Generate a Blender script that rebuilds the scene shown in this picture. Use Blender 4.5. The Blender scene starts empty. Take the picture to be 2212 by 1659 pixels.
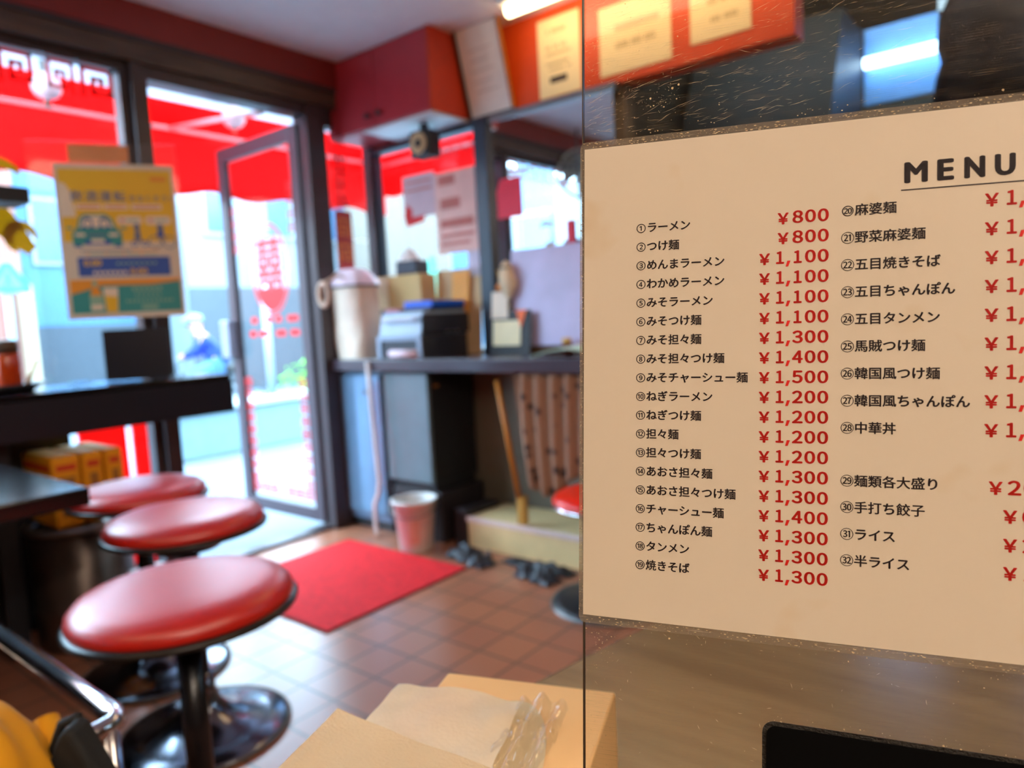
import bpy, bmesh, math, random
from mathutils import Vector, Matrix, noise
random.seed(7)
S = bpy.context.scene
COL = S.collection
PI = math.pi

# ------------------------------------------------------------------ camera
cam = bpy.data.cameras.new('camera')
cam_ob = bpy.data.objects.new('camera', cam)
COL.objects.link(cam_ob)
CAM_X = Vector((0.784, 0.619, -0.051)); CAM_B = Vector((0.621, -0.778, 0.094))
CAM_B.normalize(); CAM_X = (CAM_X - CAM_B * CAM_X.dot(CAM_B)).normalized()
CAM_Y = CAM_B.cross(CAM_X)
CAM_LOC = Vector((3.04, -2.67, 1.05))
mw = Matrix.Identity(4)
for i in range(3):
    mw[i][0] = CAM_X[i]; mw[i][1] = CAM_Y[i]; mw[i][2] = CAM_B[i]; mw[i][3] = CAM_LOC[i]
cam_ob.matrix_world = mw
cam.sensor_fit = 'HORIZONTAL'; cam.sensor_width = 36.0
cam.lens = 1534.0 / 2212.0 * 36.0
cam.clip_start = 0.01; cam.clip_end = 200
cam.dof.use_dof = True
cam.dof.focus_distance = 0.300
cam.dof.aperture_fstop = cam.lens / 3.3
S.camera = cam_ob

# ------------------------------------------------------------------ view, world, lights
S.view_settings.view_transform = 'Standard'
S.view_settings.look = 'None'
S.view_settings.gamma = 1.0
S.view_settings.use_curve_mapping = False
S.view_settings.exposure = 0.5
S.cycles.use_denoising = True
S.cycles.max_bounces = 12
S.cycles.transparent_max_bounces = 24
S.cycles.sample_clamp_indirect = 20.0
S.cycles.caustics_reflective = False
S.cycles.caustics_refractive = False

world = bpy.data.worlds.new('overcast_sky'); S.world = world
world.use_nodes = True
wn = world.node_tree
bg = wn.nodes['Background']
bg.inputs['Color'].default_value = (0.52, 0.79, 1.0, 1)
bg.inputs['Strength'].default_value = 15.0

def area_light(name, loc, size, energy, color, target):
    l = bpy.data.lights.new(name, 'AREA'); l.shape = 'RECTANGLE'
    l.size, l.size_y = size; l.energy = energy; l.color = color
    o = bpy.data.objects.new(name, l); COL.objects.link(o)
    o.location = loc
    o.rotation_euler = (Vector(target) - Vector(loc)).to_track_quat('-Z', 'Y').to_euler()
    return o
WARM = (1.0, 0.80, 0.56)
area_light('ceiling_light_over_table', (3.3, -3.55, 2.28), (1.6, 0.6), 6.0, WARM, (3.1, -3.2, 0))
area_light('ceiling_light_over_room', (4.3, -1.7, 2.28), (0.6, 1.6), 14, WARM, (4.2, -1.7, 0))

# ------------------------------------------------------------------ materials
def lin(c):
    out = []
    for v in c:
        v /= 255.0
        out.append(v / 12.92 if v <= 0.04045 else ((v + 0.055) / 1.055) ** 2.4)
    return (out[0], out[1], out[2], 1.0)
MATS = {}
def mat(name, rgb, rough=0.5, metal=0.0, var=0.06, scale=12.0, bump=0.0, bscale=60.0, spec=0.5, trans=0.0, coat=0.0):
    if name in MATS: return MATS[name]
    m = bpy.data.materials.new(name); m.use_nodes = True
    nt = m.node_tree; b = nt.nodes['Principled BSDF']
    c = lin(rgb)
    tc = nt.nodes.new('ShaderNodeTexCoord')
    nz = nt.nodes.new('ShaderNodeTexNoise'); nz.inputs['Scale'].default_value = scale; nz.inputs['Detail'].default_value = 4
    nt.links.new(tc.outputs['Object'], nz.inputs['Vector'])
    r = nt.nodes.new('ShaderNodeValToRGB')
    r.color_ramp.elements[0].position = 0.3; r.color_ramp.elements[1].position = 0.7
    r.color_ramp.elements[0].color = tuple(x * (1 - var) for x in c[:3]) + (1,)
    r.color_ramp.elements[1].color = tuple(min(1, x * (1 + var)) for x in c[:3]) + (1,)
    nt.links.new(nz.outputs['Fac'], r.inputs['Fac'])
    nt.links.new(r.outputs['Color'], b.inputs['Base Color'])
    b.inputs['Roughness'].default_value = rough
    b.inputs['Metallic'].default_value = metal
    b.inputs['Specular IOR Level'].default_value = spec
    b.inputs['Coat Weight'].default_value = coat
    if bump:
        n2 = nt.nodes.new('ShaderNodeTexNoise'); n2.inputs['Scale'].default_value = bscale; n2.inputs['Detail'].default_value = 5
        nt.links.new(tc.outputs['Object'], n2.inputs['Vector'])
        bp = nt.nodes.new('ShaderNodeBump'); bp.inputs['Strength'].default_value = bump; bp.inputs['Distance'].default_value = 0.01
        nt.links.new(n2.outputs['Fac'], bp.inputs['Height']); nt.links.new(bp.outputs['Normal'], b.inputs['Normal'])
    if trans:
        t = nt.nodes.new('ShaderNodeBsdfTranslucent'); nt.links.new(r.outputs['Color'], t.inputs['Color'])
        mx = nt.nodes.new('ShaderNodeMixShader'); mx.inputs[0].default_value = trans
        nt.links.new(b.outputs[0], mx.inputs[1]); nt.links.new(t.outputs[0], mx.inputs[2])
        nt.links.new(mx.outputs[0], nt.nodes['Material Output'].inputs['Surface'])
    MATS[name] = m
    return m

def emit(name, rgb, strength):
    if name in MATS: return MATS[name]
    m = bpy.data.materials.new(name); m.use_nodes = True
    b = m.node_tree.nodes['Principled BSDF']
    b.inputs['Base Color'].default_value = lin(rgb)
    b.inputs['Emission Color'].default_value = lin(rgb); b.inputs['Emission Strength'].default_value = strength
    MATS[name] = m
    return m

def glass_mat(name, tint=(1, 1, 1), ior=1.45, dirt=0.0, scratch=0.0, gloss=0.02, dirt_rgb=(215, 185, 140), haze=0.0):
    m = bpy.data.materials.new(name); m.use_nodes = True
    nt = m.node_tree; nt.nodes.clear()
    out = nt.nodes.new('ShaderNodeOutputMaterial')
    tr = nt.nodes.new('ShaderNodeBsdfTransparent'); tr.inputs['Color'].default_value = (*tint, 1)
    gl = nt.nodes.new('ShaderNodeBsdfGlossy'); gl.inputs['Roughness'].default_value = gloss
    lw = nt.nodes.new('ShaderNodeLayerWeight'); lw.inputs['Blend'].default_value = 0.5
    pw = nt.nodes.new('ShaderNodeMath'); pw.operation = 'POWER'; pw.inputs[1].default_value = 5.0
    nt.links.new(lw.outputs['Facing'], pw.inputs[0])
    fr = nt.nodes.new('ShaderNodeMapRange'); fr.inputs[3].default_value = ((ior - 1) / (ior + 1)) ** 2; fr.inputs[4].default_value = 0.8
    nt.links.new(pw.outputs[0], fr.inputs[0])
    mx = nt.nodes.new('ShaderNodeMixShader')
    nt.links.new(fr.outputs[0], mx.inputs[0]); nt.links.new(tr.outputs[0], mx.inputs[1]); nt.links.new(gl.outputs[0], mx.inputs[2])
    last = mx
    if dirt or scratch:
        tc = nt.nodes.new('ShaderNodeTexCoord')
        df = nt.nodes.new('ShaderNodeBsdfDiffuse'); df.inputs['Color'].default_value = lin(dirt_rgb)
        n1 = nt.nodes.new('ShaderNodeTexNoise'); n1.inputs['Scale'].default_value = 900; n1.inputs['Detail'].default_value = 3
        nt.links.new(tc.outputs['Object'], n1.inputs['Vector'])
        n0 = nt.nodes.new('ShaderNodeTexNoise'); n0.inputs['Scale'].default_value = 14; n0.inputs['Detail'].default_value = 2
        nt.links.new(tc.outputs['Object'], n0.inputs['Vector'])
        ad = nt.nodes.new('ShaderNodeMath'); ad.operation = 'ADD'
        m0 = nt.nodes.new('ShaderNodeMath'); m0.operation = 'MULTIPLY'; m0.inputs[1].default_value = 0.35
        nt.links.new(n0.outputs['Fac'], m0.inputs[0]); nt.links.new(n1.outputs['Fac'], ad.inputs[0]); nt.links.new(m0.outputs[0], ad.inputs[1])
        r1 = nt.nodes.new('ShaderNodeMapRange'); r1.inputs[1].default_value = 0.89; r1.inputs[2].default_value = 0.93; r1.inputs[3].default_value = 0; r1.inputs[4].default_value = dirt
        nt.links.new(ad.outputs[0], r1.inputs[0])
        mp = nt.nodes.new('ShaderNodeMapping'); mp.inputs['Scale'].default_value = (60, 1, 2600); mp.inputs['Rotation'].default_value = (0, 0.22, 0)
        nt.links.new(tc.outputs['Object'], mp.inputs['Vector'])
        n2 = nt.nodes.new('ShaderNodeTexNoise'); n2.inputs['Scale'].default_value = 1.0; n2.inputs['Detail'].default_value = 2
        nt.links.new(mp.outputs[0], n2.inputs['Vector'])
        r2 = nt.nodes.new('ShaderNodeMapRange'); r2.inputs[1].default_value = 0.56; r2.inputs[2].default_value = 0.72; r2.inputs[3].default_value = 0; r2.inputs[4].default_value = scratch
        nt.links.new(n2.outputs['Fac'], r2.inputs[0])
        sm0 = nt.nodes.new('ShaderNodeMath'); sm0.operation = 'ADD'; sm0.inputs[1].default_value = haze
        nt.links.new(r1.outputs[0], sm0.inputs[0])
        sm = nt.nodes.new('ShaderNodeMath'); sm.operation = 'ADD'; sm.use_clamp = True
        nt.links.new(sm0.outputs[0], sm.inputs[0]); nt.links.new(r2.outputs[0], sm.inputs[1])
        mx2 = nt.nodes.new('ShaderNodeMixShader')
        nt.links.new(sm.outputs[0], mx2.inputs[0]); nt.links.new(mx.outputs[0], mx2.inputs[1]); nt.links.new(df.outputs[0], mx2.inputs[2])
        last = mx2
    nt.links.new(last.outputs[0], out.inputs['Surface'])
    MATS[name] = m
    return m

def tile_mat(name, c1, c2, grout, size, gap=0.02, rough=0.35, loc=(0, 0, 0)):
    m = bpy.data.materials.new(name); m.use_nodes = True
    nt = m.node_tree; b = nt.nodes['Principled BSDF']
    tc = nt.nodes.new('ShaderNodeTexCoord')
    mp = nt.nodes.new('ShaderNodeMapping'); mp.inputs['Location'].default_value = loc
    nt.links.new(tc.outputs['Object'], mp.inputs['Vector'])
    br = nt.nodes.new('ShaderNodeTexBrick'); br.offset = 0.0; br.offset_frequency = 2
    br.inputs['Scale'].default_value = 1.0
    br.inputs['Brick Width'].default_value = size[0]; br.inputs['Row Height'].default_value = size[1]
    br.inputs['Mortar Size'].default_value = gap * 0.5; br.inputs['Mortar Smooth'].default_value = 0.2
    br.inputs['Color1'].default_value = lin(c1); br.inputs['Color2'].default_value = lin(c2); br.inputs['Mortar'].default_value = lin(grout)
    nt.links.new(mp.outputs[0], br.inputs['Vector'])
    nt.links.new(br.outputs['Color'], b.inputs['Base Color'])
    b.inputs['Roughness'].default_value = rough
    bp = nt.nodes.new('ShaderNodeBump'); bp.inputs['Strength'].default_value = 0.4; bp.inputs['Distance'].default_value = 0.002; bp.invert = True
    nt.links.new(br.outputs['Fac'], bp.inputs['Height']); nt.links.new(bp.outputs['Normal'], b.inputs['Normal'])
    MATS[name] = m
    return m

def wood_mat(name, c1, c2, rough=0.45, scale=(2, 30, 30)):
    m = bpy.data.materials.new(name); m.use_nodes = True
    nt = m.node_tree; b = nt.nodes['Principled BSDF']
    tc = nt.nodes.new('ShaderNodeTexCoord')
    mp = nt.nodes.new('ShaderNodeMapping'); mp.inputs['Scale'].default_value = scale
    nt.links.new(tc.outputs['Object'], mp.inputs['Vector'])
    nz = nt.nodes.new('ShaderNodeTexNoise'); nz.inputs['Scale'].default_value = 2.0; nz.inputs['Detail'].default_value = 6
    nt.links.new(mp.outputs[0], nz.inputs['Vector'])
    r = nt.nodes.new('ShaderNodeValToRGB'); r.color_ramp.elements[0].position = 0.35; r.color_ramp.elements[1].position = 0.68
    r.color_ramp.elements[0].color = lin(c1); r.color_ramp.elements[1].color = lin(c2)
    nt.links.new(nz.outputs['Fac'], r.inputs['Fac']); nt.links.new(r.outputs['Color'], b.inputs['Base Color'])
    b.inputs['Roughness'].default_value = rough
    MATS[name] = m
    return m

# ------------------------------------------------------------------ mesh builder
class MB:
    def __init__(s, M=None):
        s.v = []; s.f = []; s.mi = []; s.sm = []; s.M = M
    def add(s, vs, fs, mi=0, smooth=False):
        o = len(s.v)
        for v in vs:
            v = Vector(v)
            s.v.append(s.M @ v if s.M else v)
        for f in fs:
            s.f.append([i + o for i in f]); s.mi.append(mi); s.sm.append(smooth)
        return s
    def box(s, x0, x1, y0, y1, z0, z1, mi=0):
        vs = [(x0, y0, z0), (x1, y0, z0), (x1, y1, z0), (x0, y1, z0), (x0, y0, z1), (x1, y0, z1), (x1, y1, z1), (x0, y1, z1)]
        return s.add(vs, [(3, 2, 1, 0), (4, 5, 6, 7), (0, 1, 5, 4), (1, 2, 6, 5), (2, 3, 7, 6), (3, 0, 4, 7)], mi)
    def prism(s, poly, z0, z1, mi=0):          # polygon in local x/y, extruded along z
        n = len(poly)
        vs = [(x, y, z0) for x, y in poly] + [(x, y, z1) for x, y in poly]
        fs = [tuple(range(n))[::-1], tuple(range(n, 2 * n))] + [(i, (i + 1) % n, n + (i + 1) % n, n + i) for i in range(n)]
        return s.add(vs, fs, mi)
    def flat(s, poly, z, mi=0):
        return s.add([(x, y, z) for x, y in poly], [tuple(range(len(poly)))], mi)
    def lathe(s, prof, c=(0, 0, 0), n=40, mi=0):
        vs = []; fs = []
        for r, z in prof:
            for k in range(n):
                a = 2 * PI * k / n
                vs.append((c[0] + r * math.cos(a), c[1] + r * math.sin(a), c[2] + z))
        for j in range(len(prof) - 1):
            for k in range(n):
                k2 = (k + 1) % n
                fs.append((j * n + k, j * n + k2, (j + 1) * n + k2, (j + 1) * n + k))
        if prof[0][0] > 1e-6: fs.append(tuple(range(n))[::-1])
        if prof[-1][0] > 1e-6: fs.append(tuple(range((len(prof) - 1) * n, len(prof) * n)))
        return s.add(vs, fs, mi, True)
    def tube(s, pts, r, n=12, mi=0, closed=False):
        pts = [Vector(p) for p in pts]; N = len(pts)
        rs = r if isinstance(r, (list, tuple)) else [r] * N
        vs = []; fs = []; prev = None
        for i, p in enumerate(pts):
            if closed: d = pts[(i + 1) % N] - pts[i - 1]
            else: d = pts[min(i + 1, N - 1)] - pts[max(i - 1, 0)]
            d.normalize()
            if prev is None: a = d.orthogonal().normalized()
            else:
                a = prev - d * prev.dot(d)
                a = a.normalized() if a.length > 1e-6 else d.orthogonal().normalized()
            prev = a; b = d.cross(a)
            for k in range(n):
                t = 2 * PI * k / n
                vs.append(p + (a * math.cos(t) + b * math.sin(t)) * rs[i])
        for i in range(N if closed else N - 1):
            i2 = (i + 1) % N
            for k in range(n):
                k2 = (k + 1) % n
                fs.append((i * n + k, i * n + k2, i2 * n + k2, i2 * n + k))
        if not closed:
            fs.append(tuple(range(n))[::-1]); fs.append(tuple(range((N - 1) * n, N * n)))
        return s.add(vs, fs, mi, True)
    def grid(s, fn, nu, nv, mi=0):
        vs = [fn(i / nu, j / nv) for j in range(nv + 1) for i in range(nu + 1)]
        fs = [(j * (nu + 1) + i, j * (nu + 1) + i + 1, (j + 1) * (nu + 1) + i + 1, (j + 1) * (nu + 1) + i) for j in range(nv) for i in range(nu)]
        return s.add(vs, fs, mi, True)

def frame(o, u, v, n):
    m = Matrix.Identity(4)
    for i in range(3):
        m[i][0] = u[i]; m[i][1] = v[i]; m[i][2] = n[i]; m[i][3] = o[i]
    return m

def mesh(name, mb, mats, parent=None, bevel=0.0, seg=2, loc=None, solid=0.0):
    me = bpy.data.meshes.new(name)
    if parent is not None:
        base = Vector((0, 0, 0)); q = parent
        while q is not None:
            base += q.location; q = q.parent
    else:
        base = Vector(loc) if loc is not None else Vector((0, 0, 0))
    me.from_pydata([v - base for v in mb.v], [], mb.f)
    if not isinstance(mats, (list, tuple)): mats = [mats]
    for m in mats: me.materials.append(m)
    for p, mi, sm in zip(me.polygons, mb.mi, mb.sm):
        p.material_index = mi; p.use_smooth = sm
    me.update()
    o = bpy.data.objects.new(name, me); COL.objects.link(o)
    if parent is not None: o.parent = parent
    else: o.location = base
    if solid:
        sd = o.modifiers.new('solid', 'SOLIDIFY'); sd.thickness = solid; sd.offset = 0
    if bevel:
        bv = o.modifiers.new('bevel', 'BEVEL'); bv.width = bevel; bv.segments = seg; bv.limit_method = 'ANGLE'; bv.angle_limit = math.radians(50)
    return o

def tag(o, label, cat, group=None, kind=None):
    o['label'] = label; o['category'] = cat
    if group: o['group'] = group
    if kind: o['kind'] = kind
    return o
def thing(name, label, cat, loc=(0, 0, 0), group=None):
    o = bpy.data.objects.new(name, None); COL.objects.link(o)
    o.location = loc; o.empty_display_size = 0.05
    return tag(o, label, cat, group)
def single(name, mb, mats, label, cat, loc=(0, 0, 0), group=None, **k):
    return tag(mesh(name, mb, mats, None, loc=loc, **k), label, cat, group)
def struct(name, mb, mats, **k):
    o = mesh(name, mb, mats, None, **k); o['kind'] = 'structure'
    return o
def dup(root, loc, label, group=None):
    r = root.copy(); COL.objects.link(r); r.location = loc; r['label'] = label
    if group: r['group'] = group
    for ch in list(root.children):
        c = ch.copy(); COL.objects.link(c); c.parent = r
        for g in list(ch.children):
            d = g.copy(); COL.objects.link(d); d.parent = c
    return r

# ------------------------------------------------------------------ lettering
_GL = {}
def text_shape(s):
    """(vertices, faces) of a line of lettering, one unit per em, baseline at y = 0"""
    if s in _GL: return _GL[s]
    cu = bpy.data.curves.new('lettering', 'FONT'); cu.body = s; cu.size = 1.0; cu.resolution_u = 4
    ob = bpy.data.objects.new('lettering', cu); COL.objects.link(ob)
    bpy.context.view_layer.update()
    me = ob.to_mesh()
    vs = [(v.co.x, v.co.y) for v in me.vertices]; fs = [tuple(p.vertices) for p in me.polygons]
    ob.to_mesh_clear()
    bpy.data.objects.remove(ob); bpy.data.curves.remove(cu)
    _GL[s] = (vs, fs)
    return _GL[s]
def put_text(mb, s, x, y, size, z=0.0, mi=0, bold=0.0, sx=1.0, spread=None):
    vs, fs = text_shape(s)
    sh = [(0, 0)] if not bold else [(0, 0), (bold, 0), (-bold, 0), (0, bold * .7), (0, -bold * .7)]
    for k, (dx, dy) in enumerate(sh):
        mb.add([(x + (a * sx + dx) * size, y + (b + dy) * size, z + k * 2e-6) for a, b in vs], fs, mi)
def put_fit(mb, ch, cx, y0, w, h, z=0.0, mi=0, bold=0.0):
    """one character fitted to a box of width w, height h, centred on cx, standing on y0"""
    vs, fs = text_shape(ch)
    ax = [a for a, b in vs]; ay = [b for a, b in vs]
    x0, x1, yy0, yy1 = min(ax), max(ax), min(ay), max(ay)
    fx = (w - 2 * bold) / (x1 - x0); fy = (h - 1.2 * bold) / (yy1 - yy0)
    sh = [(0, 0)] if not bold else [(0, 0), (bold, 0), (-bold, 0), (0, bold * .6), (0, -bold * .6), (bold * .7, bold * .4), (-bold * .7, -bold * .4), (bold * .7, -bold * .4), (-bold * .7, bold * .4)]
    for k, (dx, dy) in enumerate(sh):
        mb.add([(cx - w / 2 + bold + (a - x0) * fx + dx, y0 + .6 * bold + (b - yy0) * fy + dy, z + k * 2e-6) for a, b in vs], fs, mi)

def rrect(x0, x1, y0, y1, r, n=5):
    pts = []
    for cx, cy, a0 in ((x1 - r, y0 + r, -90), (x1 - r, y1 - r, 0), (x0 + r, y1 - r, 90), (x0 + r, y0 + r, 180)):
        for k in range(n + 1):
            a = math.radians(a0 + 90 * k / n)
            pts.append((cx + r * math.cos(a), cy + r * math.sin(a)))
    return pts
def ellipse(cx, cy, rx, ry, n=28):
    return [(cx + rx * math.cos(2 * PI * k / n), cy + ry * math.sin(2 * PI * k / n)) for k in range(n)]
def ring(mb, cx, cy, rx, ry, t, z, mi=0, n=48):
    vs = []; fs = []
    for k in range(n):
        a = 2 * PI * k / n; c, s = math.cos(a), math.sin(a)
        vs += [(cx + rx * c, cy + ry * s, z), (cx + (rx - t) * c, cy + (ry - t) * s, z)]
    for k in range(n):
        k2 = (k + 1) % n
        fs.append((2 * k, 2 * k2, 2 * k2 + 1, 2 * k + 1))
    mb.add(vs, fs, mi)
def spiral(mb, x, y, w, h, z, mi=0, flip=False):
    """one square key-fret spiral made of straight bars, inside the box x..x+w, y..y+h"""
    t = w * 0.15
    seq = [(0, 0), (0, 1), (1, 1), (1, 0.12), (0.36, 0.12), (0.36, 0.66), (0.68, 0.66), (0.68, 0.42)]
    if flip: seq = [(1 - a, b) for a, b in seq]
    for (a0, b0), (a1, b1) in zip(seq, seq[1:]):
        xa, xb = x + min(a0, a1) * (w - t), x + max(a0, a1) * (w - t) + t
        ya, yb = y + min(b0, b1) * (h - t), y + max(b0, b1) * (h - t) + t
        mb.flat([(xa, ya), (xb, ya), (xb, yb), (xa, yb)], z, mi)
def rect(mb, x0, x1, y0, y1, z, mi=0):
    mb.flat([(x0, y0), (x1, y0), (x1, y1), (x0, y1)], z, mi)

# ------------------------------------------------------------------ shared materials
M_FLOOR = tile_mat('brown_floor_tile', (178, 114, 84), (168, 106, 80), (120, 84, 66), (0.15, 0.15), 0.012, 0.30, (0.079, 0.018, 0))
M_CEIL = mat('white_ceiling_paint', (236, 232, 230), 0.7, var=0.03)
M_ORANGE = mat('orange_wall_paint', (222, 76, 18), 0.45, var=0.05)
M_REDWALL = mat('backlit_red_wall_paint', (118, 22, 14), 0.5, var=0.05)  # backlit shade over the front windows is mixed into this red
M_CREAM = mat('cream_wall_paint', (226, 212, 180), 0.6, var=0.04)
M_GREYWALL = mat('grey_brown_wall_paint', (120, 108, 92), 0.6)
M_BROWNWOOD = wood_mat('dark_brown_beam_wood', (58, 40, 30), (84, 62, 46), 0.4, (20, 2, 20))
M_FRAME = mat('dark_brown_door_frame', (62, 50, 52), 0.35, metal=0.3)
M_LEAFFRAME = mat('bronze_door_leaf_frame', (62, 48, 56), 0.4, metal=0.0)
M_NAVY = mat('navy_black_frame', (40, 46, 62), 0.35)
M_MAROON = mat('bluish_lit_cabinet_lacquer', (178, 48, 56), 0.35, var=0.05)  # bluish light on the cabinet front is mixed into this colour
M_WHITE = mat('white_plastic', (232, 230, 228), 0.4, var=0.02)
M_BLACK = mat('black_gloss_laminate', (14, 15, 20), 0.14, var=0.1)
M_BLACKM = mat('black_matt_plastic', (24, 24, 28), 0.45, var=0.1)
M_CHROME = mat('chrome_metal', (205, 205, 210), 0.12, metal=1.0, var=0.03)
M_DCHROME = mat('dark_chrome_metal', (120, 122, 132), 0.16, metal=1.0, var=0.05)
M_STEEL = mat('brushed_steel', (150, 150, 150), 0.35, metal=0.9, var=0.08)
M_VINYL = mat('red_vinyl', (200, 22, 6), 0.36, var=0.06, bump=0.03, bscale=200, spec=0.9)
M_REDMAT = mat('red_carpet_pile', (240, 18, 32), 0.9, var=0.16, scale=40, bump=0.5, bscale=500)
M_AWNING = mat('red_awning_cloth', (236, 0, 0), 0.8, var=0.04, trans=0.5)
M_REDFILM = mat('red_window_film', (214, 8, 14), 0.5, var=0.03, trans=0.12)
M_GLASS = glass_mat('window_glass', (0.97, 0.985, 1.0))
M_ACRYL = glass_mat('clear_acrylic', (0.96, 0.95, 0.93), 1.49, dirt=0.12, scratch=0.12)
M_ACRYL2 = glass_mat('clear_acrylic_clean', (0.95, 0.96, 0.97), 1.49)
M_PAPER = mat('cream_paper', (240, 232, 210), 0.6, var=0.02)
M_CARD = mat('tan_cardboard', (214, 176, 118), 0.75, var=0.06)
M_INK = mat('dark_brown_ink', (44, 30, 32), 0.6)
M_REDINK = mat('red_ink', (222, 24, 4), 0.6)
M_GREYINK = mat('grey_ink', (120, 110, 96), 0.6)
M_KRAFT = mat('beige_cloth', (230, 206, 186), 0.85, var=0.08, bump=0.2, bscale=30)

# ------------------------------------------------------------------ room shell
H = 2.37
M_BACKWALL = mat('dark_brown_panel_wall', (84, 62, 46), 0.6)
struct('floor', MB().box(-0.06, 5.0, -4.5, 0.0, -0.15, 0.0), M_FLOOR)
struct('ceiling', MB().box(0.0, 5.0, -4.5, 0.0, H, H + 0.12), M_CEIL)
struct('wall_left', MB().box(-0.06, 0.09, -4.5, 0.0, 2.24, H + 0.12).box(-0.06, 0.0, -4.5, -3.6, 0.0, 2.24), M_REDWALL)
struct('wall_right', MB().box(5.0, 5.12, -4.62, 2.4, -0.15, H + 0.12), M_BACKWALL)
struct('wall_front', MB().box(-0.06, 5.0, -4.62, -4.5, -0.15, H + 0.12), M_BACKWALL)
wb = MB()
wb.box(0.0, 2.25, 0.0, 0.10, 1.985, H + 0.12, 0)
wb.box(-0.06, 1.56, 0.0, 0.10, 0.0, 0.87, 1)
wb.box(0.87, 1.56, 0.03, 0.10, 0.87, 1.985, 1)
wb.box(1.56, 5.0, 0.0, 0.10, 0.0, 0.95, 1)
wb.box(2.25, 5.0, 0.0, 0.10, 2.22, H + 0.12, 2)
struct('wall_back', wb, [M_ORANGE, M_GREYWALL, M_CREAM])
struct('trim_1', MB().box(-0.05, 0.075, -4.5, -0.02, 2.145, 2.22).box(-0.05, 0.085, -4.5, -0.02, 2.22, 2.24, 1), [M_BROWNWOOD, M_FRAME])
# door frame posts and head
df = MB()
df.box(-0.05, 0.06, -0.45, -0.335, 0.0, 2.145).box(-0.05, 0.06, -1.275, -1.21, 0.0, 2.145).box(-0.05, 0.05, -1.21, -0.45, 2.09, 2.145)
df.box(-0.06, 0.03, -1.21, -0.45, 0.0, 0.015)
struct('trim_2', df, M_FRAME, bevel=0.004)
struct('trim_3', MB().box(0.786, 0.868, -0.05, 0.06, 0.87, 1.985), M_NAVY, bevel=0.004)

# windows
def frame_bars(y0, y1, z0, z1, w=0.035, d=0.03):
    m = MB()
    m.box(-d, d, y0, y1, z0, z0 + w).box(-d, d, y0, y1, z1 - w, z1).box(-d, d, y0, y0 + w, z0 + w, z1 - w).box(-d, d, y1 - w, y1, z0 + w, z1 - w)
    return m
w1 = struct('window_1', frame_bars(-3.6, -1.275, 0.0, 2.145), M_FRAME)
mesh('window_pane', MB().box(-0.003, 0.003, -3.57, -1.30, 0.03, 2.115), M_GLASS, w1)
fr = MB(frame((0.006, 0, 0), (0, 1, 0), (0, 0, 1), (1, 0, 0)))
k = 0
for i, (ya, yb) in enumerate(((-1.445, -1.325), (-1.56, -1.465), (-1.715, -1.605), (-1.84, -1.735), (-1.99, -1.88), (-2.11, -2.0))):
    spiral(fr, ya, 1.985, yb - ya, 0.12, 0, 0, flip=(i % 2 == 1))
mesh('meander_frieze', fr, mat('red_translucent_film', (230, 4, 8), 0.5, var=0.03, trans=0.22), w1)
gd = MB(frame((0.007, 0, 0), (0, 1, 0), (0, 0, 1), (1, 0, 0)))
def swoosh(mb, pts, ws, z, mi=0):
    vs = []; n = len(pts)
    for i, (x, y) in enumerate(pts):
        a = pts[max(i - 1, 0)]; b = pts[min(i + 1, n - 1)]
        dx, dy = b[0] - a[0], b[1] - a[1]; L = math.hypot(dx, dy) or 1
        vs += [(x - dy / L * ws[i], y + dx / L * ws[i], z), (x + dy / L * ws[i], y - dx / L * ws[i], z)]
    mb.add(vs, [(2 * i, 2 * i + 1, 2 * i + 3, 2 * i + 2) for i in range(n - 1)], mi)
sw = [(-1.98 + 0.31 * t / 14, 1.44 + 0.075 * math.sin(t / 14 * 5.2 - 1.2)) for t in range(15)]
swoosh(gd, sw, [0.012 + 0.045 * math.sin(PI * (t + 1) / 16) for t in range(15)], 0)
sw = [(-1.79 + 0.10 * math.cos(t * 0.22), 1.655 + 0.045 * math.sin(t * 0.22)) for t in range(15)]
swoosh(gd, sw, [0.004 + 0.014 * math.sin(PI * (t + .5) / 15) for t in range(15)], 0.0006)
sw = [(-1.70 + 0.045 * math.cos(t * 0.33), 1.425 + 0.05 * math.sin(t * 0.33)) for t in range(14)]
swoosh(gd, sw, [0.003 + 0.016 * math.sin(PI * (t + .5) / 14) for t in range(14)], 0.0012)
mesh('gold_decal', gd, mat('gold_window_film', (170, 118, 0), 0.4, trans=0.25), w1)

w2 = MB()
w2.box(0.02, 0.786, -0.02, 0.05, 0.87, 0.90).box(0.02, 0.786, -0.02, 0.05, 1.96, 1.985).box(0.0, 0.03, -0.02, 0.05, 0.87, 1.985)
w2 = struct('window_2', w2, M_NAVY)
mesh('window_pane', MB().box(0.03, 0.786, 0.012, 0.018, 0.90, 1.96), M_GLASS, w2)
fr = MB(frame((0, 0.008, 0), (1, 0, 0), (0, 0, 1), (0, -1, 0)))
for i in range(5): spiral(fr, 0.47 + i * 0.064, 1.83, 0.052, 0.085, 0, 0, flip=(i % 2 == 1))
mesh('meander_frieze', fr, M_REDFILM, w2)

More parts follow.
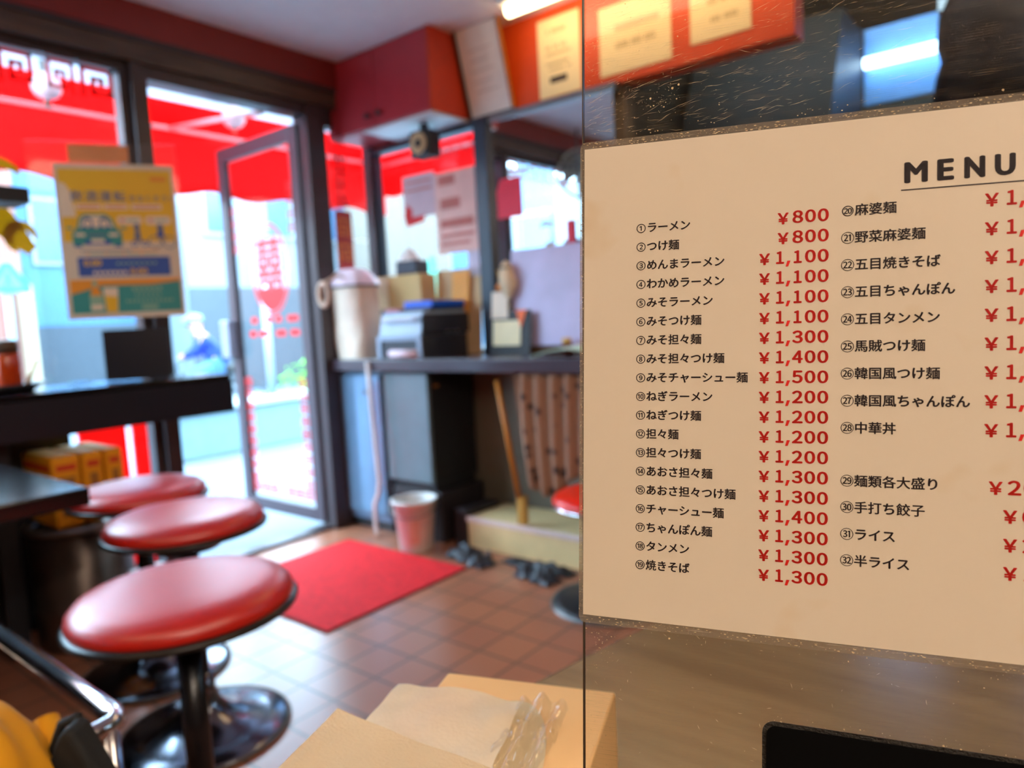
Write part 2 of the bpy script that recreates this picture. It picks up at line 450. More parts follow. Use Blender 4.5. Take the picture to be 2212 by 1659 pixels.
w3 = struct('window_3', MB().box(-0.03, 0.03, -0.335, -0.0, 0.87, 0.90).box(-0.03, 0.03, -0.335, 0.0, 2.06, 2.145).box(-0.03, 0.03, -0.03, 0.0, 0.90, 2.06).box(-0.03, 0.03, -0.335, -0.0, 0.0, 0.03), M_FRAME)
mesh('window_pane', MB().box(-0.003, 0.003, -0.335, -0.03, 0.03, 2.06), M_GLASS, w3)
fr = MB(frame((0.006, 0, 0), (0, 1, 0), (0, 0, 1), (1, 0, 0)))
for i in range(5): spiral(fr, -0.262, 1.67 + i * 0.072, 0.085, 0.066, 0, 0, flip=(i % 2 == 1))
mesh('meander_strip', fr, M_REDFILM, w3)
fr = MB(frame((0.006, 0, 0), (0, 1, 0), (0, 0, 1), (1, 0, 0)))
rect(fr, -0.275, -0.165, 1.34, 1.65, 0, 0)
for i in range(2): spiral(fr, -0.262, 1.38 + i * 0.13, 0.085, 0.10, 0.0006, 1, flip=(i % 2 == 1))
mesh('red_gold_strip', fr, [mat('dark_red_film', (170, 40, 30), 0.5), mat('gold_film', (224, 120, 40), 0.5)], w3)

# open door leaf, swung out to the street about the corner post
dl = MB()
YL = -0.448
dl.box(-0.76, -0.69, YL - 0.018, YL + 0.018, 0.03, 2.06).box(-0.085, -0.015, YL - 0.018, YL + 0.018, 0.03, 2.06)
dl.box(-0.69, -0.085, YL - 0.018, YL + 0.018, 1.985, 2.06).box(-0.69, -0.085, YL - 0.018, YL + 0.018, 0.03, 0.10)
door = struct('door_1', dl, M_LEAFFRAME, bevel=0.004)
mesh('door_glass', MB().box(-0.69, -0.085, YL - 0.003, YL + 0.003, 0.10, 1.985), M_GLASS, door)
fr = MB(frame((0, YL - 0.006, 0), (1, 0, 0), (0, 0, 1), (0, -1, 0)))
# red oval with the double-happiness sign
cx, cz = -0.345, 1.37
ring(fr, cx, cz, 0.178, 0.245, 0.012, 0); ring(fr, cx, cz, 0.158, 0.222, 0.006, 0)
put_fit(fr, '囍', cx, cz - 0.135, 0.235, 0.31, 0.0, 0, bold=0.007)
seg = [(cx + 0.158 * math.cos(math.radians(a)), cz + 0.222 * math.sin(math.radians(a))) for a in range(208, 333, 8)]
fr.flat(seg, 0.0003)
for i in range(9): spiral(fr, -0.675, 0.73 - i * 0.068, 0.068, 0.055, 0, 0, flip=(i % 2 == 1)); spiral(fr, -0.165, 0.73 - i * 0.068, 0.068, 0.055, 0, 0, flip=(i % 2 == 0))
for i in range(3): spiral(fr, -0.675 + i * 0.085, 0.125, 0.075, 0.06, 0); spiral(fr, -0.345 + i * 0.085, 0.125, 0.075, 0.06, 0, 0, True)
for i in range(4): spiral(fr, -0.675, 1.68 - i * 0.068, 0.05, 0.055, 0); spiral(fr, -0.145, 1.74 - i * 0.068, 0.05, 0.055, 0)
for j, (z, xs) in enumerate(((1.085, ((-0.56, -0.5), (-0.42, -0.36), (-0.33, -0.27), (-0.22, -0.12))), (1.01, ((-0.585, -0.52), (-0.49, -0.40), (-0.33, -0.24), (-0.20, -0.12))))):
    for x0, x1 in xs: fr.flat(rrect(x0, x1, z, z + 0.035, 0.012), 0)
mesh('red_decals', fr, M_REDFILM, door)
mesh('door_handle', MB().box(-0.785, -0.70, YL - 0.07, YL - 0.018, 0.90, 1.11), mat('grey_lock_case', (130, 132, 148), 0.4), door, bevel=0.006)

# mirror on the back wall
mrM = Matrix.Translation((0.868, -0.012, 0)) @ Matrix.Rotation(math.radians(0.9), 4, 'Z') @ Matrix.Rotation(math.radians(0.4), 4, 'X')
mr = thing('wall_mirror', 'large frameless wall mirror above the counter, right of the navy post', 'mirror', (1.19, -0.01, 1.42))
mesh('glass', MB(mrM).box(0.0, 0.66, 0, 0.006, 0.9, 1.97), mat('silver_mirror', (232, 236, 240), 0.015, metal=1.0, var=0.0), mr)
mesh('bottom_rail', MB().box(0.868, 1.55, -0.05, -0.012, 0.885, 0.915), wood_mat('brown_rail_wood', (120, 82, 44), (160, 114, 66)), mr)
mesh('top_rail', MB().box(0.868, 1.55, -0.03, 0.0, 1.955, 1.985), M_STEEL, mr)


# ------------------------------------------------------------------ kitchen behind the back wall
struct('wall_kitchen', MB().box(1.50, 1.56, 0.10, 2.4, 0.0, 2.7).box(1.56, 5.0, 2.3, 2.4, 0.0, 2.7), mat('dark_kitchen_steel_wall', (86, 80, 70), 0.45, metal=0.4, var=0.12))
struct('floor_kitchen', MB().box(1.50, 5.0, 0.10, 2.4, -0.15, 0.0), M_GREYWALL)
struct('ceiling_kitchen', MB().box(1.50, 5.0, 0.10, 2.4, 2.6, 2.72), mat('smoky_ceiling_paint', (176, 160, 128), 0.7))
hood = thing('range_hood', 'long dark stainless range hood in the kitchen below the orange wall', 'range hood', (2.0, 0.6, 1.5))
hb = MB(); hb.prism([(0.35, 1.45), (0.95, 1.45), (0.95, 2.25), (0.62, 2.25), (0.35, 1.62)], 1.62, 2.26)
hb.v = [Vector((v.z, v.x, v.y)) for v in hb.v]
hb.f = [tuple(reversed(f)) for f in hb.f]
mesh('canopy', hb, mat('dark_hood_steel', (40, 35, 26), 0.5, metal=0.2, var=0.25, scale=3), hood)
mesh('lip', MB().box(1.62, 2.26, 0.335, 0.35, 1.45, 1.49), M_STEEL, hood)
kl = thing('reflection_glow', 'bluish white glowing tube standing in for a light reflected in the acrylic panel', 'light', (2.5, 0.98, 1.96))  # added glowing fixture in place of a bluish light reflected in the acrylic
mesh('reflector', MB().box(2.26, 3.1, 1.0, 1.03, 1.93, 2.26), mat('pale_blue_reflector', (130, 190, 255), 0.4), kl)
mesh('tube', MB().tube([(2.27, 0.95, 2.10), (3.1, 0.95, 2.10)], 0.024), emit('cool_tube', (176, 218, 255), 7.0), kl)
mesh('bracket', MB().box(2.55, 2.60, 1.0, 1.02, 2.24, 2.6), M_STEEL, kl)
kh = thing('photographer_silhouette', 'black rounded cowl standing in for the reflected photographer at the top corner', 'silhouette', (2.75, 0.40, 1.62))  # solid black shape in place of the photographer's reflection in the acrylic
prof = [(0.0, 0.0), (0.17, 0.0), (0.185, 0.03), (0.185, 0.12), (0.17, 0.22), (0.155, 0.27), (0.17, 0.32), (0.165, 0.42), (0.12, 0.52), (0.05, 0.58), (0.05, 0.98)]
mesh('silhouette', MB().lathe(prof, (2.79, 0.45, 1.62)), mat('silhouette_black', (8, 8, 10), 0.6, spec=0.2), kh)
single('kitchen_shelf', MB().box(1.60, 2.5, 1.35, 1.6, 1.66, 1.72).box(1.62, 1.66, 1.4, 1.55, 0.0, 1.66).box(2.42, 2.46, 1.4, 1.55, 0.0, 1.66), mat('pale_olive_shelf', (170, 160, 130), 0.5), 'pale olive shelf unit at the back of the kitchen', 'shelf', (2.0, 1.45, 0))

# ------------------------------------------------------------------ outside
struct('street', MB().box(-40, -0.06, -20, 30, -0.3, -0.13).box(-0.06, 1.5, 0.10, 30, -0.3, -0.13), mat('pale_asphalt', (92, 102, 112), 0.8, var=0.08, scale=3))
single('road_line', MB().box(-8.9, -8.5, -4, 7.2, -0.13, -0.125), mat('road_paint', (170, 174, 176), 0.7), 'white painted line on the road seen through the glass door', 'road marking')
lb = thing('roadside_barrier', 'long low pale concrete barrier standing at the roadside beyond the open door', 'barrier', (-3.4, 1.4, -0.13))
mesh('body', MB().box(-3.6, -3.35, 0.26, 3.2, -0.13, 0.30), mat('pale_concrete', (104, 128, 138), 0.8), lb, bevel=0.02)
mesh('cap', MB().box(-3.64, -3.31, 0.22, 3.24, 0.30, 0.36), mat('pale_cap_stone', (160, 170, 172), 0.8), lb, bevel=0.02)

# awning wrapping the shop's street corner
aw = thing('awning', 'red cloth awning wrapping the outside of the front windows, door and side window', 'awning', (-0.5, 0.5, 2.0))
def awc(side, u, out, z, wave=0.0):
    if side == 0: return (-out - wave, -1.75 + u * (1.75 + out), z)
    return (-out + u * (1.45 + out), out + wave, z)
for sd in (0, 1):
    m = MB(); m.grid(lambda u, v: awc(sd, u, 0.78 + 0.20 * v, 2.2954 - 0.0954 * v), 30, 4)
    mesh('canopy_cloth', m, M_AWNING, aw, solid=0.002)
    m = MB(); m.grid(lambda u, v: awc(sd, u, 0.10 + 0.68 * v, 2.62 - 0.3246 * v), 30, 6)
    mesh('canopy_lining', m, mat('white_awning_cloth', (214, 218, 226), 0.8, trans=0.5), aw, solid=0.002)
    m = MB(); m.grid(lambda u, v: awc(sd, u, 0.985, 2.20 - v * (0.345 - 0.13 * sd + 0.02 * math.sin(u * 34)), 0.012 * math.sin(u * 26) * math.sin(u * PI)), 80, 6)
    mesh('valance', m, M_AWNING, aw, solid=0.002)
m = MB()
m.tube([(-0.975, -1.75, 2.205), (-0.975, 0.975, 2.205)], 0.016)
m.tube([(-0.975, 0.975, 2.205), (1.45, 0.975, 2.205)], 0.016)
for y in (-1.73, -0.6): m.tube([(-0.08, y, 2.10), (-0.975, y, 2.205)], 0.012)
for x in (0.3, 1.43): m.tube([(x, 0.12, 2.10), (x, 0.975, 2.205)], 0.012)
mesh('front_rail', m, mat('pinkish_white_pipe', (230, 170, 170), 0.4), aw)
mesh('wall_rail', MB().tube([(-0.085, -1.75, 2.63), (-0.085, 0.09, 2.63)], 0.02), M_STEEL, aw)
def spot(loc, label):
    t = thing('awning_spotlight', label, 'lamp', loc, 'spotlights under the awning')
    x, y, z = loc
    mesh('lamp_head', MB(Matrix.Translation((x, y, z + 0.10)) @ Matrix.Rotation(math.radians(-62), 4, 'Y')).lathe([(0.0, -0.05), (0.03, -0.05), (0.05, -0.02), (0.062, 0.02), (0.062, 0.03), (0.0, 0.034)]), mat('pink_white_glass', (255, 205, 205), 0.3), t)
    mesh('bracket', MB().tube([(x - 0.02, y, z + 0.02), (x - 0.03, y, z + 0.10), (x - 0.05, y, z + 0.26)], 0.011), M_GREYWALL, t)
spot((-0.66, -1.315, 2.10), 'oval spotlight under the awning outside the window pane with the red fret frieze')
spot((-0.66, -0.385, 2.13), 'oval spotlight under the awning seen above the open door')

# buildings
M_WINFR = mat('weathered_white_frame', (140, 150, 158), 0.6)
M_BLD = mat('pale_building_render', (118, 130, 138), 0.8, var=0.03, scale=2)
M_WIN = mat('blue_grey_window', (70, 104, 134), 0.2)
def building(name, label, x0, x1, y0, y1, h, m, wins, axis='x', base=None, bh=1.95):
    b = thing(name, label, 'building', ((x0 + x1) / 2, (y0 + y1) / 2, -0.13))
    mesh('walls', MB().box(x0, x1, y0, y1, -0.13, h), m, b)
    if base:
        if axis == 'x': mesh('plinth', MB().box(x1, x1 + 0.05, y0, y1, -0.13, bh), base, b)
        else: mesh('plinth', MB().box(x0, x1, y0 - 0.05, y0, -0.13, bh), base, b)
    for (a0, a1, z0, z1) in wins:
        if axis == 'x': f = mesh('window', MB().box(x1, x1 + 0.06, a0, a1, z0, z1), M_WINFR, b); mesh('pane', MB().box(x1 + 0.06, x1 + 0.07, a0 + 0.06, a1 - 0.06, z0 + 0.06, z1 - 0.06), M_WIN, f)
        else: f = mesh('window', MB().box(a0, a1, y0 - 0.06, y0, z0, z1), M_WINFR, b); mesh('pane', MB().box(a0 + 0.06, a1 - 0.06, y0 - 0.07, y0 - 0.06, z0 + 0.06, z1 - 0.06), M_WIN, f)
    return b
building('street_building', 'pale rendered building across the street with a grey lower floor', -14, -10, 4.1, 9.6, 4.2, M_BLD, [(4.5, 5.1, 2.9, 3.8), (5.8, 6.5, 2.9, 3.8), (7.4, 8.1, 2.9, 3.8)], 'x', mat('grey_lower_wall', (70, 78, 86), 0.8), 1.9)
building('street_building', 'pale blue building behind the poster across the street', -16, -11.5, 1.85, 4.05, 4.2, mat('pale_blue_render', (72, 112, 146), 0.8), [(2.1, 2.8, 2.4, 3.6), (3.1, 3.8, 2.4, 3.6)], 'x', mat('grey_lower_wall', (70, 78, 86), 0.8), 1.3)
br = building('brick_building', 'pink brick building with a cream column at the street corner', -13, -11, -9, 1.75, 4.2, tile_mat('pink_brick', (136, 86, 74), (128, 80, 70), (148, 118, 106), (0.22, 0.075), 0.015, 0.8), [(-0.2, 0.9, 2.0, 2.6)], 'x')
mesh('column', MB().box(-10.9, -10.72, 1.62, 1.80, -0.13, 2.0), mat('cream_column', (160, 146, 122), 0.7), br)
building('side_street_building', 'cream shopfront building on the side street seen through the side window', -9.5, 6, 7.5, 12, 4.2, mat('cream_render', (108, 98, 88), 0.8), [(-6.4, -5.6, 0.5, 3.3), (-5.0, -4.2, 0.5, 3.3), (-3.3, -2.5, 1.0, 3.3)], 'y', mat('rose_plinth', (108, 76, 72), 0.8), 0.6)
building('street_building', 'white building with one blue window far down the front street', -13, -9, -26, -11, 5, mat('white_render', (122, 130, 136), 0.7), [(-16, -14, 1.5, 5.5), (-21, -19, 1.5, 5.5)], 'x')
# things on the street
sg = thing('crossing_sign', 'blue triangular pedestrian crossing sign on a pale pole', 'road sign', (-9.95, 1.2, -0.13))
mesh('pole', MB().tube([(-9.97, 1.205, -0.13), (-9.97, 1.205, 2.3)], 0.05), mat('pale_pole', (130, 160, 168), 0.5), sg)
sf = frame((-9.90, 1.21, 2.02), (0.11, 0.994, 0), (0, 0, 1), (0.994, -0.11, 0))
mesh('sign_plate', MB(sf).prism([(-0.27, -0.2), (0.27, -0.2), (0.29, -0.12), (0.05, 0.26), (-0.05, 0.26), (-0.29, -0.12)], 0, 0.02), mat('sign_blue', (20, 120, 225), 0.5), sg)
mesh('white_triangle', MB(sf).flat([(-0.2, -0.13), (0.2, -0.13), (0.0, 0.2)], 0.024), mat('sign_pale_blue', (70, 150, 225), 0.5), sg)
pf = MB(sf); pf.flat(ellipse(0, 0.08, 0.025, 0.028, 12), 0.027); pf.flat([(-0.03, 0.05), (0.03, 0.05), (0.02, -0.03), (0.06, -0.11), (0.03, -0.11), (0, -0.05), (-0.04, -0.11), (-0.07, -0.11), (-0.02, -0.02)], 0.027)
mesh('walking_figure', pf, mat('sign_blue', (20, 120, 225), 0.5), sg)
gp = thing('street_pole', 'green street pole standing outside the side window', 'pole', (-1.16, 1.62, -0.13))
mesh('shaft', MB().tube([(-1.16, 1.62, -0.13), (-1.16, 1.62, 1.58)], 0.036), mat('green_pole_paint', (40, 150, 120), 0.5), gp)
mesh('foot', MB().lathe([(0.09, 0), (0.09, 0.02), (0.04, 0.04)], (-1.16, 1.62, -0.13)), M_STEEL, gp)
wp = thing('street_pole', 'white street pole seen through the glass of the open door', 'pole', (-7.9, 4.35, -0.13))
mesh('shaft', MB().tube([(-7.9, 4.35, -0.13), (-7.9, 4.35, 1.9)], 0.07), mat('pole_white', (140, 156, 164), 0.5), wp)
mesh('foot', MB().lathe([(0.16, 0), (0.16, 0.03), (0.08, 0.06)], (-7.9, 4.35, -0.13)), M_STEEL, wp)
bu = MB()
for i in range(260):
    a = random.random() * 2 * PI; r = random.random() ** .5; z = random.random()
    p = Vector((-7.7 + r * 0.25 * math.cos(a), 5.15 + r * 0.75 * math.sin(a), -0.13 + 0.75 * z * (1 - .4 * r)))
    q = Matrix.Translation(p) @ Matrix.Rotation(random.random() * 6, 4, 'Z') @ Matrix.Rotation(random.random() * 2, 4, 'X')
    bu.add([q @ Vector(c) for c in ((-0.06, 0, 0), (0, -0.03, 0.02), (0.07, 0, 0), (0, 0.03, 0.02))], [(0, 1, 2, 3)])
bush = thing('bush', 'small green bush by the road behind the glass door', 'bush', (-7.7, 5.15, -0.13))
mesh('leaves', bu, mat('leaf_green', (120, 200, 70), 0.6), bush)
mesh('stem', MB().tube([(-7.7, 5.15, -0.13), (-7.7, 5.15, 0.4)], 0.03), M_BROWNWOOD, bush)
def sandwich(loc, w, h, label, top):
    x, y, z = loc
    t = thing('street_board', label, 'signboard', loc, None)
    m = MB(frame((x, y, z), (0, 1, 0), (0, 0, 1), (1, 0, 0)))
    m.prism([(-w * .5, 0.05), (w * .5, 0.05), (w * .45, h), (-w * .5 - top, h)], -0.012, 0.012)
    mesh('red_panel', m, mat('bright_red_board', (250, 2, 2), 0.5, trans=0.5), t)
    m = MB(); m.box(x - 0.02, x + 0.02, y - w * .5, y - w * .5 + 0.025, z, z + 0.08).box(x - 0.02, x + 0.02, y + w * .5 - 0.025, y + w * .5, z, z + 0.08)
    mesh('foot', m, M_BLACKM, t)
    return t
sandwich((-0.55, -1.245, -0.13), 0.135, 0.86, 'wide bright red board standing outside behind the yellow cartons', 0.09)
sandwich((-0.55, -1.112, -0.13), 0.075, 0.80, 'narrow bright red board standing outside beside the wider red one', 0.0)

# cyclist
def skin_body(name, joints, bones, m, parent, sub=2):
    me = bpy.data.meshes.new(name)
    base = Vector((0, 0, 0)); q = parent
    while q is not None: base += q.location; q = q.parent
    keys = list(joints)
    me.from_pydata([Vector(joints[k][0]) - base for k in keys], [(keys.index(a), keys.index(b)) for a, b in bones], [])
    o = bpy.data.objects.new(name, me); COL.objects.link(o); o.parent = parent
    sk = o.modifiers.new('skin', 'SKIN')
    for i, k in enumerate(keys):
        r = joints[k][1]; me.skin_vertices[0].data[i].radius = r if isinstance(r, tuple) else (r, r)
    me.skin_vertices[0].data[0].use_root = True
    sb = o.modifiers.new('smooth', 'SUBSURF'); sb.levels = sub; sb.render_levels = sub
    me.materials.append(m)
    for p in me.polygons: p.use_smooth = True
    o.modifiers['skin'].use_smooth_shade = True
    return o
px, py, pz = -5.65, 2.0, -0.13
cy = thing('bicycle', 'pale bicycle being ridden along the street outside', 'bicycle', (px, py, pz))
d = Vector((-0.62, -0.78, 0)).normalized(); sdv = Vector((-d.y, d.x, 0))
def cp(a, z, s=0.0): return Vector((px, py, pz)) + d * a + sdv * s + Vector((0, 0, z))
for a in (-0.42, 0.42):
    mesh('wheel', MB().tube([cp(a + 0.27 * math.cos(t * PI / 12), 0.28 + 0.27 * math.sin(t * PI / 12)) for t in range(24)], 0.014, 8, closed=True), M_BLACKM, cy)
fm = MB()
for p, q in (((-0.42, .28), (-0.12, .3)), ((-0.12, .3), (-0.2, .66)), ((-0.2, .66), (-0.42, .28)), ((-0.12, .3), (0.3, .62)), ((0.42, .28), (0.28, .82)), ((-0.18, .6), (0.3, .66))):
    fm.tube([cp(*p), cp(*q)], 0.014, 8)
mesh('bicycle_frame', fm, mat('bicycle_paint', (120, 132, 140), 0.5), cy)
mesh('handlebar', MB().tube([cp(0.22, 0.86, -0.22), cp(0.3, 0.84, -0.1), cp(0.3, 0.84, 0.1), cp(0.22, 0.86, 0.22)], 0.012, 8), M_STEEL, cy)
mesh('saddle', MB().tube([cp(-0.32, 0.70), cp(-0.2, 0.70), cp(-0.06, 0.69)], [0.07, 0.06, 0.02], 10), M_BLACKM, cy)
mesh('front_basket', MB(Matrix.Translation(cp(0.48, 0.66)) @ Matrix.Rotation(math.atan2(d.y, d.x), 4, 'Z')).box(-0.11, 0.11, -0.15, 0.15, 0, 0.2), mat('bicycle_paint', (120, 132, 140), 0.5), cy, bevel=0.02)
pe = thing('person', 'person in a blue jacket and pale cap riding a bicycle outside', 'person', (px, py, pz))
J = {'hip': (cp(-0.2, 0.80), (0.15, 0.12)), 'waist': (cp(-0.12, 0.92), (0.145, 0.11)), 'chest': (cp(0.0, 1.06), (0.165, 0.12)), 'neck': (cp(0.06, 1.17), 0.055), 'head0': (cp(0.08, 1.22), 0.075), 'head1': (cp(0.10, 1.31), 0.095), 'head2': (cp(0.10, 1.39), 0.06)}
Bn = [('hip', 'waist'), ('waist', 'chest'), ('chest', 'neck'), ('neck', 'head0'), ('head0', 'head1'), ('head1', 'head2')]
for sg_, nm in ((-1, 'l'), (1, 'r')):
    J.update({nm + 'sh': (cp(0.0, 1.1, .17 * sg_), 0.055), nm + 'el': (cp(0.12, .93, .24 * sg_), 0.043), nm + 'wr': (cp(0.22, .90, .22 * sg_), 0.032), nm + 'hd': (cp(0.28, .89, .2 * sg_), 0.036),
              nm + 'th': (cp(-0.12, .76, .09 * sg_), 0.085), nm + 'kn': (cp(0.2, .58 + .06 * sg_, .1 * sg_), 0.062), nm + 'an': (cp(0.0 + .1 * sg_, .2 + .07 * sg_, .1 * sg_), 0.04), nm + 'ft': (cp(0.14 + .1 * sg_, .14 + .07 * sg_, .1 * sg_), 0.035)})
    Bn += [('chest', nm + 'sh'), (nm + 'sh', nm + 'el'), (nm + 'el', nm + 'wr'), (nm + 'wr', nm + 'hd'), ('hip', nm + 'th'), (nm + 'th', nm + 'kn'), (nm + 'kn', nm + 'an'), (nm + 'an', nm + 'ft')]
skin_body('body', J, Bn, mat('skin_tone', (170, 120, 104), 0.6), pe)
JJ = {k: (J[k][0], tuple(x * 1.22 for x in J[k][1]) if isinstance(J[k][1], tuple) else J[k][1] * 1.3) for k in ('waist', 'hip', 'chest', 'lsh', 'lel', 'lwr', 'rsh', 'rel', 'rwr')}
skin_body('jacket', JJ, [('hip', 'waist'), ('waist', 'chest'), ('chest', 'lsh'), ('lsh', 'lel'), ('lel', 'lwr'), ('chest', 'rsh'), ('rsh', 'rel'), ('rel', 'rwr')], mat('blue_jacket_cloth', (12, 44, 190), 0.8), pe)
JT = {k: (J[k][0], J[k][1] * 1.25 if not isinstance(J[k][1], tuple) else J[k][1]) for k in ('hip', 'lth', 'lkn', 'lan', 'rth', 'rkn', 'ran')}
skin_body('trousers', JT, [('hip', 'lth'), ('lth', 'lkn'), ('lkn', 'lan'), ('hip', 'rth'), ('rth', 'rkn'), ('rkn', 'ran')], mat('pale_blue_trousers', (70, 112, 150), 0.8), pe)
mesh('cap', MB().lathe([(0.11, 0.0), (0.108, 0.05), (0.08, 0.09), (0.0, 0.11)], tuple(cp(0.10, 1.32)), 20).tube([cp(0.14, 1.335), cp(0.24, 1.32)], [0.08, 0.05], 12), mat('pale_cap_cloth', (112, 132, 146), 0.8), pe)
for s in (-1, 1): mesh('eye', MB().lathe([(0.0, -0.008), (0.01, 0), (0.0, 0.008)], tuple(cp(0.187, 1.29, .035 * s)), 8), M_INK, pe)
mesh('nose', MB().tube([cp(0.17, 1.285), cp(0.215, 1.255)], [0.008, 0.016], 8), mat('skin_tone', (170, 120, 104), 0.6), pe)
mesh('mouth', MB().tube([cp(0.175, 1.225, -.025), cp(0.185, 1.222, 0), cp(0.175, 1.225, .025)], 0.006, 6), mat('lip_tone', (160, 80, 80), 0.6), pe)

# ------------------------------------------------------------------ back wall furniture
cb = thing('wall_cabinet', 'maroon two-door wall cabinet under the ceiling in the corner', 'cabinet', (0.37, -0.135, 2.0))
mesh('body', MB().box(0.0, 0.74, -0.252, -0.0, 2.0, H), [M_MAROON], cb)
mesh('side_panel', MB().box(0.728, 0.742, -0.268, 0.0, 2.0, H), mat('red_brown_cabinet_side', (190, 52, 20), 0.4), cb)
for i, (x0, x1, kx) in enumerate(((0.003, 0.363, 0.325), (0.367, 0.728, 0.405))):
    dr = mesh('door', MB().box(x0, x1, -0.27, -0.252, 2.004, H - 0.004), M_MAROON, cb, bevel=0.003)
    mesh('knob', MB(Matrix.Translation((kx, -0.27, 2.055)) @ Matrix.Rotation(PI / 2, 4, 'X')).lathe([(0.006, 0), (0.006, 0.012), (0.014, 0.018), (0.014, 0.026), (0.0, 0.03)], n=16), M_BLACKM, dr)
mesh('underside_panel', MB().box(0.26, 0.735, -0.26, -0.02, 1.99, 2.0), M_WHITE, cb)
sp = thing('small_speaker', 'small black box speaker with a tan cone hung under the maroon cabinet', 'speaker', (0.575, -0.2, 1.825))
mesh('case', MB().box(0.51, 0.64, -0.2, -0.11, 1.83, 1.955), M_BLACKM, sp, bevel=0.012)
mesh('cone', MB(Matrix.Translation((0.575, -0.2005, 1.893)) @ Matrix.Rotation(PI / 2, 4, 'X')).lathe([(0.052, 0.0), (0.05, 0.006), (0.035, 0.001), (0.018, 0.0004)], n=28), mat('tan_paper_cone', (205, 168, 120), 0.6), sp)
mesh('dust_cap', MB(Matrix.Translation((0.575, -0.201, 1.893)) @ Matrix.Rotation(PI / 2, 4, 'X')).lathe([(0.02, 0.0), (0.016, 0.01), (0.0, 0.014)], n=20), M_BLACKM, sp)
mesh('bracket', MB().box(0.56, 0.59, -0.17, -0.14, 1.95, 1.992), M_BLACKM, sp)
# framed certificate leaning forward
a = math.atan2(0.095, 0.385); fo = frame((0.765, -0.01, 2.0), (1, 0, 0), (0, -math.sin(a), math.cos(a)), (0, -math.cos(a), -math.sin(a)))
pf = thing('framed_certificate', 'white framed certificate leaning forward beside the maroon cabinet', 'picture frame', (0.885, -0.02, 2.0))
m = MB(fo); Wf, Hf = 0.245, 0.385
m.box(-0.012, 0.0, 0, Hf, 0, 0.018, 0).box(Wf, Wf + 0.012, 0, Hf, 0, 0.018, 1).box(-0.012, Wf + 0.012, -0.012, 0, 0, 0.018, 0).box(-0.012, Wf + 0.012, Hf, Hf + 0.012, 0, 0.018, 0)
mesh('frame', m, [mat('dark_frame_wood', (60, 36, 24), 0.4), mat('gold_frame_wood', (176, 108, 22), 0.4)], pf)
mesh('paper', MB(fo).box(0, Wf, 0, Hf, 0.002, 0.008), mat('certificate_paper', (236, 222, 208), 0.5), pf)
m = MB(fo)
for i in range(5): rect(m, 0.05, Wf - 0.05 - 0.03 * (i % 2), 0.28 - i * 0.045, 0.286 - i * 0.045, 0.0084)
mesh('faint_lines', m, mat('faint_ink', (206, 190, 176), 0.6), pf)
def notice(x0, x1, z0, z1, label, lines, block=None, name='notice'):
    fo = frame((x0, -0.003, z0), (1, 0, 0), (0, 0, 1), (0, -1, 0)); w, h = x1 - x0, z1 - z0
    t = thing(name, label, 'notice', ((x0 + x1) / 2, -0.002, z0))
    mesh('sheet', MB(fo).box(0, w, 0, h, -0.002, 0.001), mat('warm_notice_paper', (250, 226, 172), 0.6, var=0.02), t)
    m = MB(fo)
    for (a, b, c, d_) in lines:
        n = max(3, int((b - a) * w / 0.012))
        for i in range(n):
            if random.random() < 0.82: rect(m, a * w + (b - a) * w * i / n, a * w + (b - a) * w * (i + .75) / n, c * h, d_ * h, 0.0014)
    if m.v: mesh('print', m, mat('pale_print', (196, 170, 120), 0.6), t)
    if block:
        m = MB(fo); rect(m, block[0] * w, block[1] * w, block[2] * h, block[3] * h, 0.0016)
        mesh('black_block', m, M_INK, t)
notice(1.155, 1.372, 2.0, 2.33, 'cream notice with a black block on the orange wall', [(.22, .7, .80, .86), (.2, .75, .60, .65), (.2, .8, .52, .56), (.2, .75, .40, .44), (.2, .8, .33, .36)], (.27, .68, .17, .25))
notice(1.468, 1.788, 2.02, 2.29, 'cream landscape notice on the orange wall, seen through the acrylic', [(.2, .85, .6, .7), (.2, .8, .35, .45)])
notice(1.868, 2.10, 2.045, 2.34, 'cream notice nearest the end of the orange wall, seen through the acrylic', [(.3, .8, .42, .5), (.35, .8, .2, .27)])

# counter along the back wall
ct = thing('back_counter', 'dark narrow counter along the mirror wall holding the cash register', 'counter', (0.8, -0.2, 0.0))
mesh('worktop', MB().box(0.005, 1.62, -0.40, -0.004, 0.822, 0.88), mat('dark_plum_laminate', (74, 62, 70), 0.22), ct, bevel=0.004)
mesh('side_panel', MB().box(1.57, 1.61, -0.38, -0.02, 0.0, 0.822), M_GREYWALL, ct)
bc = thing('base_cabinet', 'low glossy blue-grey cabinet under the counter beside the door post', 'cabinet', (0.2, -0.2, 0))
mesh('body', MB().box(0.02, 0.365, -0.34, -0.03, 0.05, 0.82), mat('blue_grey_cabinet', (96, 116, 142), 0.3), bc)
dr = mesh('door', MB().box(0.06, 0.36, -0.36, -0.34, 0.09, 0.80), mat('glossy_blue_grey_panel', (112, 142, 172), 0.12, metal=0.3), bc, bevel=0.003)
mesh('knob', MB(Matrix.Translation((0.27, -0.36, 0.715)) @ Matrix.Rotation(PI / 2, 4, 'X')).lathe([(0.006, 0), (0.006, 0.012), (0.013, 0.018), (0.0, 0.026)], n=16), M_CHROME, dr)
mesh('plinth', MB().box(0.03, 0.36, -0.33, -0.03, 0.0, 0.05), M_BLACKM, bc)
fg = thing('small_fridge', 'black under-counter fridge with a shiny grey door', 'fridge', (0.59, -0.22, 0.24))
mesh('body', MB().box(0.385, 0.685, -0.328, -0.03, 0.28, 0.812), M_BLACKM, fg, bevel=0.006)
dr = mesh('door', MB().box(0.385, 0.685, -0.352, -0.33, 0.285, 0.81), mat('grey_green_sheet_metal', (112, 126, 132), 0.3, metal=0.35), fg, bevel=0.005)
